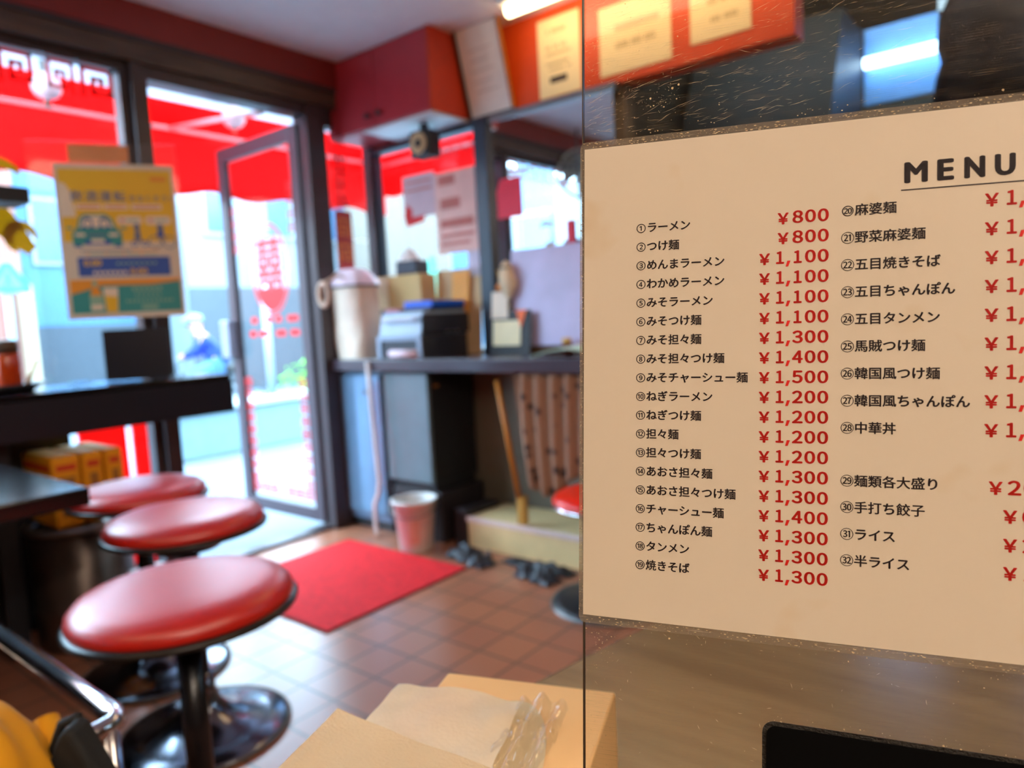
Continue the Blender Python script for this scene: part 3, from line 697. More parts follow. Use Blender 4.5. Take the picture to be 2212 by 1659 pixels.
mesh('badge', MB().box(0.685, 0.689, -0.31, -0.28, 0.74, 0.752), mat('brass_badge', (170, 110, 50), 0.4), fg)
mesh('feet', MB().box(0.39, 0.68, -0.325, -0.05, 0.24, 0.28), M_BLACKM, fg)
single('black_plinth_box', MB().box(0.385, 0.72, -0.335, -0.03, 0.0, 0.24), mat('dark_brown_black_box', (40, 34, 38), 0.5), 'low dark box on the floor carrying the small fridge', 'box', (0.6, -0.2, 0), bevel=0.006)
sl = MB(Matrix.Translation((0.97, -0.25, 0.0)))
sl.box(-0.21, -0.125, -0.06, 0.18, 0.0, 0.17)
single('dark_crate', sl, mat('dark_brown_black_box', (40, 34, 38), 0.5), 'dark squat crate between the fridge and the beige platform', 'crate', (0.9, -0.25, 0), bevel=0.01)
st = thing('platform', 'low beige platform step with a pale worn edge under the counter', 'platform', (1.2, -0.15, 0))
mesh('body', MB().box(0.85, 1.565, -0.305, -0.02, 0.0, 0.138), mat('beige_board', (240, 208, 152), 0.6), st)
mesh('edge_strip', MB().box(0.847, 1.565, -0.312, -0.295, 0.122, 0.142), mat('pinkish_edge', (240, 214, 204), 0.5), st)
# curtain under the counter
cu = MB(); cu.grid(lambda u, v: (1.215 + u * 0.35 + 0.045 * (v ** 2) * (1 - u), -0.372 + 0.016 * math.sin(u * 30 + v * 2), 0.815 - v * (0.45 + 0.05 * math.sin(u * 5))), 60, 16)
cm = bpy.data.materials.new('brown_patterned_cloth'); cm.use_nodes = True
nt = cm.node_tree; b = nt.nodes['Principled BSDF']; tc = nt.nodes.new('ShaderNodeTexCoord')
vo = nt.nodes.new('ShaderNodeTexVoronoi'); vo.inputs['Scale'].default_value = 16; nt.links.new(tc.outputs['Object'], vo.inputs['Vector'])
r = nt.nodes.new('ShaderNodeValToRGB'); r.color_ramp.elements[0].position = 0.2; r.color_ramp.elements[1].position = 0.32
r.color_ramp.elements[0].color = lin((70, 50, 44)); r.color_ramp.elements[1].color = lin((158, 118, 94))
nt.links.new(vo.outputs['Distance'], r.inputs['Fac']); nt.links.new(r.outputs['Color'], b.inputs['Base Color']); b.inputs['Roughness'].default_value = 0.9
single('cloth_curtain', cu, cm, 'brown patterned cloth curtain hanging under the counter edge', 'curtain', (1.4, -0.37, 0.36), solid=0.002)
bm_ = thing('broom', 'orange-handled broom leaning under the counter behind the platform', 'broom', (1.16, -0.22, 0.14))
mesh('handle', MB().tube([(1.155, -0.30, 0.27), (1.085, -0.325, 0.78)], 0.011), mat('orange_stick', (200, 120, 30), 0.5), bm_)
mesh('head', MB().box(1.135, 1.185, -0.30, -0.27, 0.142, 0.275), mat('ochre_bristle', (190, 140, 60), 0.9), bm_, bevel=0.012)
# bucket
BX, BY = 0.655, -0.452
bk = thing('bucket', 'white plastic bucket with a faded red print on the floor by the fridge', 'bucket', (BX, BY, 0))
mesh('pail', MB().lathe([(0.072, 0.0), (0.077, 0.004), (0.098, 0.225), (0.106, 0.226), (0.108, 0.24), (0.100, 0.242), (0.094, 0.234), (0.074, 0.02), (0.0, 0.016)], (BX, BY, 0.0)), M_WHITE, bk)
mesh('lining', MB().lathe([(0.0, 0.19), (0.091, 0.195)], (BX, BY, 0)), M_GREYWALL, bk)
m = MB(); m.grid(lambda u, v: (BX + (0.0825 + 0.0105 * v) * math.cos(math.radians(-60 + 40 * u)), BY + (0.0825 + 0.0105 * v) * math.sin(math.radians(-75 + 65 * u)), 0.05 + 0.11 * v), 10, 4)
mesh('print', m, mat('faded_red_print', (226, 176, 166), 0.6), bk)
mesh('handle', MB().tube([(BX + 0.110 * math.cos(t), BY + 0.110 * math.sin(t), 0.222 - 0.05 * math.sin((t + 2.6) / 3.3 * PI)) for t in [-2.6 + 3.3 * k / 20 for k in range(21)]], 0.003, 8), M_STEEL, bk)
# cord
cd = [(0.352, -0.416, 0.87), (0.36, -0.418, 0.7), (0.375, -0.42, 0.45), (0.385, -0.42, 0.28), (0.375, -0.425, 0.22), (0.345, -0.425, 0.17), (0.335, -0.42, 0.1), (0.338, -0.42, 0.02), (0.345, -0.42, 0.011)]
single('electric_cable', MB().tube(cd, 0.0105), mat('pale_pink_cord', (226, 208, 204), 0.5), 'pale thick cable hanging from the counter edge to the floor', 'cable', (0.34, -0.42, 0))
# black plastic sheet on the floor
def crumple(x, y, w, l, h, seed, rot):
    R_ = Matrix.Translation((x, y, 0)) @ Matrix.Rotation(rot, 4, 'Z'); m = MB(R_)
    def fn(u, v):
        e = min(1, 6 * min(u, 1 - u)) * min(1, 6 * min(v, 1 - v))
        z = abs(noise.noise(Vector((u * 5 * w / .2, v * 5 * l / .2, seed)))) * 1.6 + abs(noise.noise(Vector((u * 11, v * 11, seed + 5)))) * .7
        jx = 0.02 * noise.noise(Vector((v * 6, seed, 1))); jy = 0.02 * noise.noise(Vector((u * 6, seed, 9)))
        return ((u - .5) * w + jx, (v - .5) * l + jy, 0.004 + e * h * (0.25 + z))
    return m.grid(fn, 50, 24)
M_BAG = mat('black_plastic_film', (44, 46, 56), 0.3, bump=0.2, bscale=40)
single('plastic_sheet', crumple(0.985, -0.445, 0.26, 0.10, 0.045, 1.0, -0.25), M_BAG, 'crumpled dark plastic at the corner of the red mat', 'plastic sheet', (0.985, -0.445, 0), solid=0.001)
single('dark_cloth', crumple(1.30, -0.375, 0.36, 0.075, 0.02, 4.0, 0.0), M_BLACKM, 'flat dark cloth along the foot of the beige platform', 'cloth', (1.3, -0.375, 0), solid=0.001)
single('plastic_sheet', crumple(1.365, -0.475, 0.20, 0.09, 0.045, 7.0, -0.15), M_BAG, 'crumpled dark plastic beside the low stool near the menu edge', 'plastic sheet', (1.365, -0.475, 0), solid=0.001)

# things on the counter
sk = thing('cloth_sack', 'tall beige sack with a pinkish white cover beside the door post', 'sack', (0.15, -0.29, 0.88))
m = MB(); N = 26
def sackfn(u, v):
    t = u * 2 * PI; w = 0.105 + 0.02 * math.sin(v * 3) + 0.012 * v; dpt = 0.085
    c_, s_ = math.cos(t), math.sin(t)
    ex = math.copysign(abs(c_) ** .5, c_) * w + 0.006 * noise.noise(Vector((c_ * 3, s_ * 3, v * 5))) - 0.03 * v
    return (0.155 + ex, -0.29 + math.copysign(abs(s_) ** .5, s_) * dpt + 0.006 * noise.noise(Vector((c_ * 2, s_ * 4, v * 4 + 3))), 0.88 + v * 0.385)
m.grid(sackfn, 40, 16); mesh('sack_body', m, M_KRAFT, sk)
m = MB(); m.grid(lambda u, v: (lambda p: (0.125 + (p[0] - 0.125) * (1.16 - v * .75), -0.29 + (p[1] + .29) * (1.16 - v * .75), 1.25 + 0.085 * math.sin(v * PI / 2)))(sackfn(u, 1.0)), 40, 10)
mesh('cover', m, mat('pinkish_white_plastic', (236, 206, 214), 0.4), sk)
mesh('dark_band', MB().tube([(lambda p: (0.125 + (p[0] - .125) * 1.06, -0.29 + (p[1] + .29) * 1.06, 1.245))(sackfn(k / 30, 1.0)) for k in range(30)], 0.006, 8, closed=True), M_NAVY, sk)
mesh('hanging_loop', MB().tube([(0.165 + 0.036 * math.cos(t * PI / 10), -0.50, 1.205 + 0.056 * math.sin(t * PI / 10)) for t in range(20)], 0.012, 10, closed=True), mat('tan_loop', (200, 164, 140), 0.6), sk)
mesh('loop_strap', MB().tube([(0.17, -0.495, 1.26), (0.17, -0.42, 1.30), (0.16, -0.37, 1.29)], 0.008, 8), mat('tan_loop', (200, 164, 140), 0.6), sk)
rg = thing('cash_register', 'grey cash register with dark sides on the back counter', 'cash register', (0.7, -0.22, 0.88))
mesh('cash_drawer', MB().box(0.405, 0.70, -0.383, -0.07, 0.88, 0.985), mat('register_dark_plastic', (38, 38, 48), 0.4), rg, bevel=0.006)
mesh('drawer_front', MB().box(0.402, 0.702, -0.392, -0.383, 0.965, 0.988).box(0.675, 0.702, -0.392, -0.383, 0.882, 0.965).box(0.402, 0.43, -0.392, -0.383, 0.882, 0.965), mat('register_grey_plastic', (150, 166, 188), 0.4), rg, bevel=0.003)
mesh('receipt_paper', MB(Matrix.Translation((0.585, -0.39, 0.905)) @ Matrix.Rotation(PI / 2, 4, 'Y')).lathe([(0.0, -0.09), (0.018, -0.09), (0.018, 0.09), (0.0, 0.09)], n=18), mat('pink_receipt_roll', (232, 204, 212), 0.6), rg)
hbm = MB(); hbm.prism([(-0.375, 0.985), (-0.05, 0.985), (-0.05, 1.10), (-0.345, 1.10)], 0.40, 0.688)
hbm.v = [Vector((v.z, v.x, v.y)) for v in hbm.v]
mesh('printer_body', hbm, mat('register_grey_plastic', (150, 166, 188), 0.4), rg, bevel=0.006)
mesh('printer_lid', MB().box(0.43, 0.66, -0.378, -0.366, 1.055, 1.075), mat('pale_lid', (206, 212, 226), 0.3), rg, bevel=0.003)
mesh('dark_side_panel', MB().box(0.689, 0.70, -0.37, -0.05, 0.99, 1.085), mat('register_dark_plastic', (38, 38, 48), 0.4), rg, bevel=0.008)
m = MB()
for i in range(3): m.box(0.6995, 0.702, -0.22 + i * 0.035, -0.20 + i * 0.035, 0.992, 1.004)
mesh('small_lights', m, M_STEEL, rg)
single('paper_bundle', MB().box(0.405, 0.50, -0.33, -0.20, 1.10, 1.116), mat('mauve_paper', (190, 110, 130), 0.6), 'mauve paper bundle on top of the cash register printer', 'papers', (0.5, -0.2, 1.1), bevel=0.003)
ty = MB(); ty.box(0.52, 0.695, -0.30, -0.08, 1.1165, 1.121).box(0.516, 0.52, -0.304, -0.076, 1.1165, 1.146).box(0.695, 0.699, -0.304, -0.076, 1.1165, 1.146).box(0.52, 0.695, -0.304, -0.30, 1.1165, 1.146).box(0.52, 0.695, -0.08, -0.076, 1.1165, 1.146)
single('coin_tray', ty, mat('blue_tray_plastic', (20, 90, 215), 0.35), 'flat blue tray on top of the cash register', 'tray', (0.6, -0.2, 1.1165))
single('till_book', MB().box(0.51, 0.69, -0.31, -0.065, 1.1005, 1.116), M_BLACKM, 'black book lying under the blue tray on the register', 'book', (0.6, -0.2, 1.1005), bevel=0.004)
cbx = thing('cardboard_box', 'tan cardboard box with a paper label behind the register printer', 'box', (0.49, -0.17, 1.12))
mesh('carton', MB().box(0.14, 0.48, -0.15, -0.04, 1.12, 1.29), M_CARD, cbx, bevel=0.004)
mesh('label_sheet', MB().box(0.15, 0.24, -0.154, -0.15, 1.125, 1.28), mat('beige_label', (234, 214, 180), 0.6), cbx)
mesh('support', MB().box(0.36, 0.49, -0.14, -0.05, 1.10, 1.12), M_CARD, cbx)
single('dark_case', MB().box(0.30, 0.45, -0.145, -0.05, 1.29, 1.36), mat('dark_slate_case', (60, 58, 70), 0.4), 'dark slate case lying on the tan cardboard box', 'case', (0.48, -0.17, 1.29), bevel=0.008)
single('white_bag', MB().grid(lambda u, v: (0.36 + 0.065 * math.cos(u * 2 * PI) * math.sin(v * PI * .52) * (1 + .2 * noise.noise(Vector((u * 9, v * 5, 2)))), -0.10 + 0.04 * math.sin(u * 2 * PI) * math.sin(v * PI * .52), 1.43 - 0.072 * v), 24, 8), mat('pale_pink_bag', (234, 212, 204), 0.5), 'small pale paper bag slumped on the dark case', 'bag', (0.46, -0.17, 1.355))
def board(name, x0, x1, y, z0, z1, tilt, m, label, cat, top=0):
    a_ = math.radians(tilt); f_ = frame((x0, y, z0), (1, 0, 0), (0, math.sin(a_), math.cos(a_)), (0, -math.cos(a_), math.sin(a_)))
    L_ = (z1 - z0) / math.cos(a_); w = x1 - x0
    return single(name, MB(f_).prism([(0, 0), (w, 0), (w, L_), (top, L_)], 0, 0.006), m, label, cat, ((x0 + x1) / 2, y, z0))
board('cardboard_sheet', 0.47, 0.77, -0.045, 0.88, 1.30, 4, mat('tan_board', (216, 176, 130), 0.75), 'tan cardboard sheet leaning against the navy post behind the register', 'cardboard')
board('envelope', 0.60, 0.71, -0.058, 1.08, 1.285, 6, mat('orange_envelope', (240, 158, 60), 0.6), 'orange envelope standing in front of the tan cardboard sheet', 'envelope', 0.0)
single('grey_tube', MB().tube([(0.955, -0.07, 0.88), (0.955, -0.045, 1.27)], 0.016), mat('grey_green_tube', (150, 150, 130), 0.4), 'grey-green tube standing beside the navy post', 'tube', (0.955, -0.06, 0.88))
kc = thing('hanging_charm', 'small orange charm hanging on the navy post', 'charm', (0.90, -0.06, 1.19))
mesh('bead', MB().lathe([(0.0, -0.022), (0.014, -0.017), (0.022, 0), (0.014, 0.017), (0.0, 0.022)], (0.925, -0.07, 1.19), 18), mat('orange_bead', (226, 122, 20), 0.4), kc)
mesh('string', MB().tube([(0.925, -0.07, 1.21), (0.90, -0.055, 1.27)], 0.003, 6), M_CARD, kc)
cbd = thing('card_board', 'dark memo board with cream cards standing at the foot of the mirror', 'memo board', (1.06, -0.11, 0.88))
fo = frame((0.895, -0.13, 0.88), (1, 0, 0), (0, 0.1, 0.995), (0, -0.995, 0.1))
mesh('board', MB(fo).box(0, 0.23, 0, 0.20, -0.006, 0.0), mat('dark_memo_board', (44, 40, 42), 0.6), cbd)
mesh('lower_card', MB(fo).box(0.015, 0.175, 0.04, 0.155, 0.0, 0.003), mat('cream_card', (246, 224, 180), 0.6), cbd)
mesh('upper_card', MB(fo).box(0.005, 0.10, 0.165, 0.29, 0.0, 0.003), mat('pink_card', (240, 214, 190), 0.6), cbd)
mesh('orange_tag', MB(fo).prism([(0.15, 0.20), (0.21, 0.20), (0.18, 0.12)], 0.004, 0.006), mat('orange_tag_card', (250, 110, 50), 0.6), cbd)
fgm = thing('cloth_pouch', 'beige lumpy cloth pouch on top of the memo board', 'pouch', (0.985, -0.1, 1.13))
m = MB(); m.grid(lambda u, v: (0.985 + (0.042 + 0.012 * noise.noise(Vector((math.cos(u * 6.28) * 2, math.sin(u * 6.28) * 2, v * 4)))) * math.cos(u * 2 * PI) * math.sin(v * PI) ** .6 + .015 * v, -0.10 + 0.03 * math.sin(u * 2 * PI) * math.sin(v * PI) ** .6, 1.31 - v * 0.18), 24, 12)
mesh('pouch', m, mat('beige_pouch_cloth', (226, 196, 160), 0.85, var=0.2, scale=60), fgm)
mesh('tie', MB().tube([(0.985 + .03 * math.cos(t), -0.10 + .025 * math.sin(t), 1.275) for t in [k * .524 for k in range(12)]], 0.004, 6, closed=True), M_INK, fgm)
single('lilac_reflection', MB(frame((0.99, -0.085, 0.915), (1, 0, 0), (0, 0.06, 0.998), (0, -0.998, 0.06))).box(0, 0.50, 0, 0.44, -0.003, 0.0), mat('lilac_reflection_sheet', (204, 190, 226), 0.4, var=0.1, scale=6), 'pale lilac sheet on the lower mirror standing in for the reflected room', 'sheet', (1.24, -0.085, 0.915))  # reflection low in the mirror, made as a pale lilac sheet
mg = MB(); mg.grid(lambda u, v: (1.30 + 0.30 * u + .02 * v, -0.36 + 0.2 * v, 0.884 + 0.03 * math.sin(u * PI * .9) + 0.012 * v), 16, 6)
single('magazine', mg, mat('pale_green_cover', (206, 232, 206), 0.4), 'open pale green magazine lying on the counter end', 'magazine', (1.45, -0.26, 0.885), solid=0.004)
jr = thing('sauce_jar', 'small brown jar with an ochre lid beside the pale green magazine', 'jar', (1.31, -0.11, 0.88))
mesh('jar', MB().lathe([(0.02, 0), (0.024, 0.004), (0.024, 0.04), (0.018, 0.048)], (1.325, -0.13, 0.88), 20), mat('brown_sauce', (110, 40, 20), 0.2), jr)
mesh('lid', MB().lathe([(0.021, 0.046), (0.021, 0.068), (0.0, 0.07)], (1.325, -0.13, 0.88), 20), mat('ochre_lid', (220, 170, 90), 0.4), jr)
m = MB()
single('red_awning_reflection', MB(frame((0.895, -0.022, 1.51), (1, 0, 0), (0, 0, 1), (0, -1, 0))).box(0, 0.145, 0, 0.18, 0, 0.001), mat('bright_red_sheet', (240, 16, 60), 0.5), 'bright red square on the mirror standing in for the reflected red awning', 'paper', (0.97, -0.022, 1.51))  # mirror reflection of the red awning, made as a thin sheet
single('red_strip', MB(frame((1.278, -0.022, 1.36), (1, 0, 0), (0, 0, 1), (0, -1, 0))).box(0, 0.042, 0, 0.10, 0, 0.001), mat('bright_red_sheet', (240, 16, 60), 0.5), 'narrow red paper strip on the mirror near the menu edge', 'paper', (1.3, -0.022, 1.36))
# papers stuck on the inside of the side window
fo = frame((0, -0.028, 0), (1, 0, 0), (0, 0, 1), (0, -1, 0))
def sheet(x0, x1, z0, z1, label, m_, lines, dz=0.0):
    t = thing('window_sheet', label, 'paper sheet', ((x0 + x1) / 2, -0.028, z0))
    mesh('sheet', MB(fo).box(x0, x1, z0, z1, dz, dz + 0.001), m_, t)
    q = MB(fo)
    for (a, b_, c, d_) in lines: rect(q, x0 + (x1 - x0) * a, x0 + (x1 - x0) * b_, z0 + (z1 - z0) * c, z0 + (z1 - z0) * d_, dz + 0.0014)
    if lines: mesh('faded_print', q, mat('faded_rose_print', (214, 140, 130), 0.7, trans=0.4), t)
M_SHEET = mat('rose_translucent_paper', (240, 206, 196), 0.7, trans=0.45)
sheet(0.27, 0.50, 1.585, 1.80, 'grey rose translucent sheet stuck on the side window, upper left', mat('grey_rose_paper', (222, 200, 204), 0.7, trans=0.45), [(.1, .9, .8, .86), (.1, .9, .62, .68)])
sheet(0.50, 0.775, 1.38, 1.78, 'large rose translucent sheet with faded lines on the side window by the navy post', M_SHEET, [(.08, .5, .84, .96), (.12, .6, .55, .68), (.1, .9, .32, .42), (.1, .9, .2, .24), (.1, .8, .1, .14)])
sheet(0.695, 0.77, 1.26, 1.38, 'small pale sheet with blue marks low on the side window', mat('pale_lilac_paper', (226, 214, 222), 0.7, trans=0.45), [])
m = MB(fo); m.flat([(0.285, 1.54), (0.33, 1.585), (0.33, 1.63), (0.29, 1.66), (0.27, 1.60)], 0.0025); m.flat([(0.30, 1.545), (0.42, 1.56), (0.42, 1.59), (0.31, 1.59)], 0.0027); m.box(0.27, 0.42, 1.5405, 1.541, 0.0020, 0.0024)
single('red_sticker', m, M_REDFILM, 'red angular sticker on the side window under the grey rose sheet', 'sticker', (0.35, -0.03, 1.54))

# ------------------------------------------------------------------ window counter and what stands on it
wc = thing('window_counter', 'black glossy counter along the front window with a deep black fascia', 'counter', (0.24, -2.3, 0))
mesh('worktop', MB().box(0.06, 0.45, -3.4, -1.185, 0.862, 0.885), M_BLACK, wc, bevel=0.003)
mesh('fascia', MB().box(0.42, 0.452, -3.4, -1.182, 0.738, 0.862), mat('black_fascia', (9, 11, 28), 0.4), wc)
for x, y in ((0.24, -1.93), (0.24, -3.2)): mesh('leg', MB().box(x - 0.06, x + 0.06, y - 0.03, y + 0.03, 0.0, 0.862), M_BLACKM, wc, bevel=0.004)
mesh('back_panel', MB().box(0.06, 0.075, -3.4, -1.64, 0.0, 0.862), M_BLACKM, wc)
PO = Vector((0.218, -1.546, 0.885)); PU = Vector((0.5, 0.866, 0)); PN = Vector((0.866, -0.5, 0))
pm = frame(PO, PU, (0, 0, 1), PN)
ap = thing('acrylic_partition', 'clear acrylic partition holding the yellow poster on the window counter', 'partition', tuple(PO + PU * 0.1))
mesh('sheet', MB(pm).prism(rrect(-0.178, 0.305, 0.0, 0.872, 0.012), -0.002, 0.002), M_ACRYL2, ap)
mesh('stand_foot', MB(pm).box(-0.12, -0.06, 0.0, 0.01, -0.05, 0.05).box(0.22, 0.26, 0, 0.01, -0.05, 0.05), M_ACRYL2, ap)
mesh('black_plate', MB(pm).prism(rrect(0.0, 0.22, 0.004, 0.192, 0.006), 0.002, 0.006), mat('black_plate', (16, 18, 30), 0.3), ap)
single('paper_strip', MB(pm).box(-0.05, 0.145, 0.80, 0.864, -0.004, -0.0025), mat('tan_strip_paper', (236, 170, 116), 0.6, trans=0.45), 'tan paper strip stuck on the acrylic partition above the yellow poster', 'paper', tuple(PO + PU * 0.05 + Vector((0, 0, 0.8))))
# poster
ps = thing('poster', 'yellow poster with a teal car and a beer glass on the acrylic partition', 'poster', tuple(PO + PU * 0.1 + Vector((0, 0, 0.236))))
PW, PH = 0.39, 0.559
qm = frame(PO + PU * (-0.10) + Vector((0, 0, 0.236)) + PN * 0.0028, PU, (0, 0, 1), PN)
mesh('sheet', MB(qm).box(0, PW, 0, PH, 0, 0.0006), mat('poster_paper', (222, 196, 166), 0.6, var=0.02), ps)
pp = MB(qm)
PC = [mat('poster_yellow', (235, 175, 3), 0.5, var=0.02), mat('poster_teal', (42, 136, 127), 0.5, var=0.02), mat('poster_navy', (35, 75, 150), 0.5, var=0.02), mat('poster_cream', (235, 205, 173), 0.5, var=0.02), mat('poster_orange', (233, 141, 9), 0.5, var=0.02), mat('poster_slate', (91, 103, 130), 0.5, var=0.02), mat('poster_red', (213, 91, 59), 0.5, var=0.02), mat('poster_pale_green', (139, 169, 139), 0.5, var=0.02)]
YEL, TEAL, NAVY, CREAM, ORG, SLATE, RED, PGRN = range(8)
def X(f): return f * PW
def Y(f): return (1 - f) * PH
def pr_(x0, x1, y0, y1, c, z=1, r=0.0):
    if r: pp.flat(rrect(X(x0), X(x1), Y(y1), Y(y0), r), 0.0007 + z * 0.0002, c)
    else: pp.flat([(X(x0), Y(y1)), (X(x1), Y(y1)), (X(x1), Y(y0)), (X(x0), Y(y0))], 0.0007 + z * 0.0002, c)
pr_(.03, .97, .035, .50, YEL, 0)
pp.flat([(X(.03), Y(.12)), (X(.03), Y(.34)), (X(.15), Y(.34)), (X(.12), Y(.18)), (X(.08), Y(.13))], 0.0008, CREAM)
pr_(.79, .93, .075, .11, ORG, 1)
for i, ch in enumerate('飲酒運転'): put_text(pp, ch, X(.115 + i * .118), Y(.235), 0.041, 0.0011, SLATE, bold=0.02)
for i, ch in enumerate('をなくそう'): put_text(pp, ch, X(.595 + i * .068), Y(.235), 0.025, 0.0011, SLATE, bold=0.02)
put_text(pp, '!', X(.945), Y(.235), 0.028, 0.0011, SLATE, bold=0.02)
for x0, x1 in ((.15, .36), (.38, .58), (.61, .87)): pr_(x0, x1, .258, .292, CREAM, 1); pr_(x0 + .02, x1 - .02, .270, .281, RED, 2)
for x0, x1 in ((.48, .69), (.72, .94)): pr_(x0, x1, .335, .39, CREAM, 1, .012); pr_(x0 + .03, x0 + .06, .352, .37, RED, 2); pr_(x0 + .08, x1 - .03, .357, .367, PGRN, 2)
car = [(.10, .52), (.10, .44), (.14, .415), (.17, .345), (.21, .322), (.38, .322), (.43, .345), (.47, .415), (.51, .44), (.51, .52)]
pp.flat([(X(a), Y(b)) for a, b in car], 0.0010, TEAL)
pp.flat([(X(a), Y(b)) for a, b in ((.165, .41), (.19, .35), (.225, .333), (.37, .333), (.41, .35), (.445, .41))], 0.0012, CREAM)
for cx_ in (.235, .37):
    pp.flat(ellipse(X(cx_), Y(.375), .016, .02), 0.0014, SLATE); pp.flat(ellipse(X(cx_), Y(.383), .011, .013), 0.0015, CREAM); pp.flat([(X(cx_ - .06), Y(.412)), (X(cx_ + .06), Y(.412)), (X(cx_ + .035), Y(.395)), (X(cx_ - .035), Y(.395))], 0.0014, NAVY)
pr_(.06, .11, .405, .42, TEAL, 2); pr_(.50, .55, .405, .42, TEAL, 2)
for x0 in (.125, .40): pr_(x0, x0 + .08, .445, .465, CREAM, 3, .003)
pr_(.20, .41, .49, .52, NAVY, 2); pr_(.25, .36, .483, .507, CREAM, 4); pr_(.11, .17, .52, .535, NAVY, 2); pr_(.44, .50, .52, .535, NAVY, 2); pr_(.22, .38, .45, .465, SLATE, 2)
pp.flat(ellipse(X(.64), Y(.405), .01, .013), 0.0011, SLATE); pp.flat([(X(.61), Y(.49)), (X(.625), Y(.42)), (X(.66), Y(.42)), (X(.67), Y(.49))], 0.0011, SLATE); pr_(.59, .71, .495, .505, SLATE, 2); ring(pp, X(.61), Y(.515), .011, .011, .004, 0.0013, NAVY, 16); ring(pp, X(.70), Y(.515), .011, .011, .004, 0.0013, NAVY, 16)
pp.flat(ellipse(X(.84), Y(.41), .011, .014), 0.0011, SLATE); pp.flat([(X(.80), Y(.47)), (X(.825), Y(.42)), (X(.865), Y(.42)), (X(.87), Y(.47))], 0.0011, NAVY); ring(pp, X(.79), Y(.505), .024, .024, .004, 0.0011, SLATE, 24); ring(pp, X(.91), Y(.505), .024, .024, .004, 0.0011, SLATE, 24); pp.flat([(X(.79), Y(.505)), (X(.85), Y(.46)), (X(.91), Y(.505)), (X(.85), Y(.475))], 0.0012, SLATE)
for i in range(22): pr_(.16 + i * .03, .182 + i * .03, .555, .565, SLATE if i < 14 else ORG, 1)
for i in range(20): pr_(.2 + i * .03, .222 + i * .03, .575, .585, PGRN if i % 5 else ORG, 1)
pr_(.12, .90, .60, .725, NAVY, 1, .004)
put_text(pp, '0.00', X(.17), Y(.655), 0.030, 0.0012, YEL, bold=0.03, sx=1.1)
put_text(pp, '0.00', X(.55), Y(.715), 0.030, 0.0012, YEL, bold=0.03, sx=1.1)
for i in range(7): pr_(.24 + i * .042, .268 + i * .042, .69, .712, CREAM, 2, .003)
for i in range(8): pr_(.44 + i * .045, .465 + i * .045, .635, .65, PGRN, 2, .002)
pr_(.04, .97, .745, .965, TEAL, 1)
pp.flat([(X(.04), Y(.745)), (X(.97), Y(.745)), (X(.97), Y(.765)), (X(.7), Y(.785)), (X(.3), Y(.785)), (X(.04), Y(.84))], 0.0012, ORG)
pp.flat([(X(a), Y(b)) for a, b in ((.19, .955), (.19, .85), (.22, .80), (.22, .755), (.26, .755), (.26, .80), (.30, .85), (.30, .955))], 0.0014, PGRN)
pp.flat([(X(a), Y(b)) for a, b in ((.195, .85), (.22, .79), (.265, .79), (.295, .85))], 0.0016, ORG); pr_(.195, .295, .91, .94, CREAM, 5)
pp.flat([(X(a), Y(b)) for a, b in ((.32, .96), (.305, .80), (.43, .80), (.415, .96))], 0.0014, CREAM); pp.flat([(X(a), Y(b)) for a, b in ((.325, .96), (.312, .85), (.42, .86), (.41, .96))], 0.0016, YEL)
for i in range(6): pr_(.55 + i * .045, .58 + i * .045, .80, .825, PGRN, 2, .004); pr_(.57 + i * .04, .595 + i * .04, .845, .86, PGRN, 2, .003)
for i in range(11): pr_(.49 + i * .038, .515 + i * .038, .885, .90, PGRN, 2, .002)
pr_(.62, .76, .92, .945, PGRN, 2)
mesh('print', pp, PC, ps)
# condiments on a tray
ty = thing('condiment_tray', 'dark oval tray of condiments on the window counter', 'tray', (0.25, -1.9, 0.885))
mesh('tray', MB(Matrix.Translation((0.25, -1.92, 0.885)) @ Matrix.Diagonal((1.0, 1.15, 1, 1))).lathe([(0.0, 0.004), (0.10, 0.004), (0.135, 0.03), (0.14, 0.03), (0.105, 0.0), (0.0, 0.0)]), M_BLACKM, ty)
bt = thing('sauce_bottle', 'orange sauce jar with a brown lid on the dark tray', 'jar', (0.27, -1.88, 0.89))
mesh('jar', MB().lathe([(0.034, 0.0), (0.036, 0.003), (0.036, 0.12), (0.032, 0.128)], (0.285, -1.872, 0.8895)), mat('orange_chili_sauce', (196, 60, 6), 0.2), bt)
mesh('lid', MB().lathe([(0.035, 0.126), (0.035, 0.165), (0.026, 0.17), (0.0, 0.172)], (0.285, -1.872, 0.8895)), mat('brown_lid', (90, 66, 48), 0.4), bt)
sc = thing('soy_cruet', 'dark cruet beside the orange sauce jar on the dark tray', 'cruet', (0.20, -1.9, 0.89))
mesh('cruet', MB().lathe([(0.03, 0.0), (0.03, 0.07), (0.016, 0.09), (0.016, 0.11)], (0.205, -1.915, 0.8895)), M_BLACK, sc)
mesh('stopper', MB().lathe([(0.018, 0.108), (0.018, 0.125), (0.0, 0.13)], (0.205, -1.915, 0.8895)), M_BLACKM, sc)
single('spoon', MB().tube([(0.30, -1.83, 0.905), (0.27, -1.80, 0.945), (0.245, -1.775, 0.985)][::-1], [0.006, 0.005, 0.009], 8), mat('wooden_spoon_wood', (190, 140, 70), 0.6), 'small wooden spoon leaning over the edge of the dark tray', 'spoon', (0.28, -1.8, 0.895))
hs = thing('hanging_shelf', 'black narrow shelf hung before the window beside the gold decal', 'shelf', (0.26, -2.2, 1.5))
mesh('board', MB().box(0.16, 0.30, -2.7, -1.757, 1.508, 1.56), M_BLACKM, hs, bevel=0.003)
for y in (-1.95, -2.6): mesh('rod', MB().tube([(0.2, y, 1.56), (0.2, y, H)], 0.008), M_STEEL, hs)
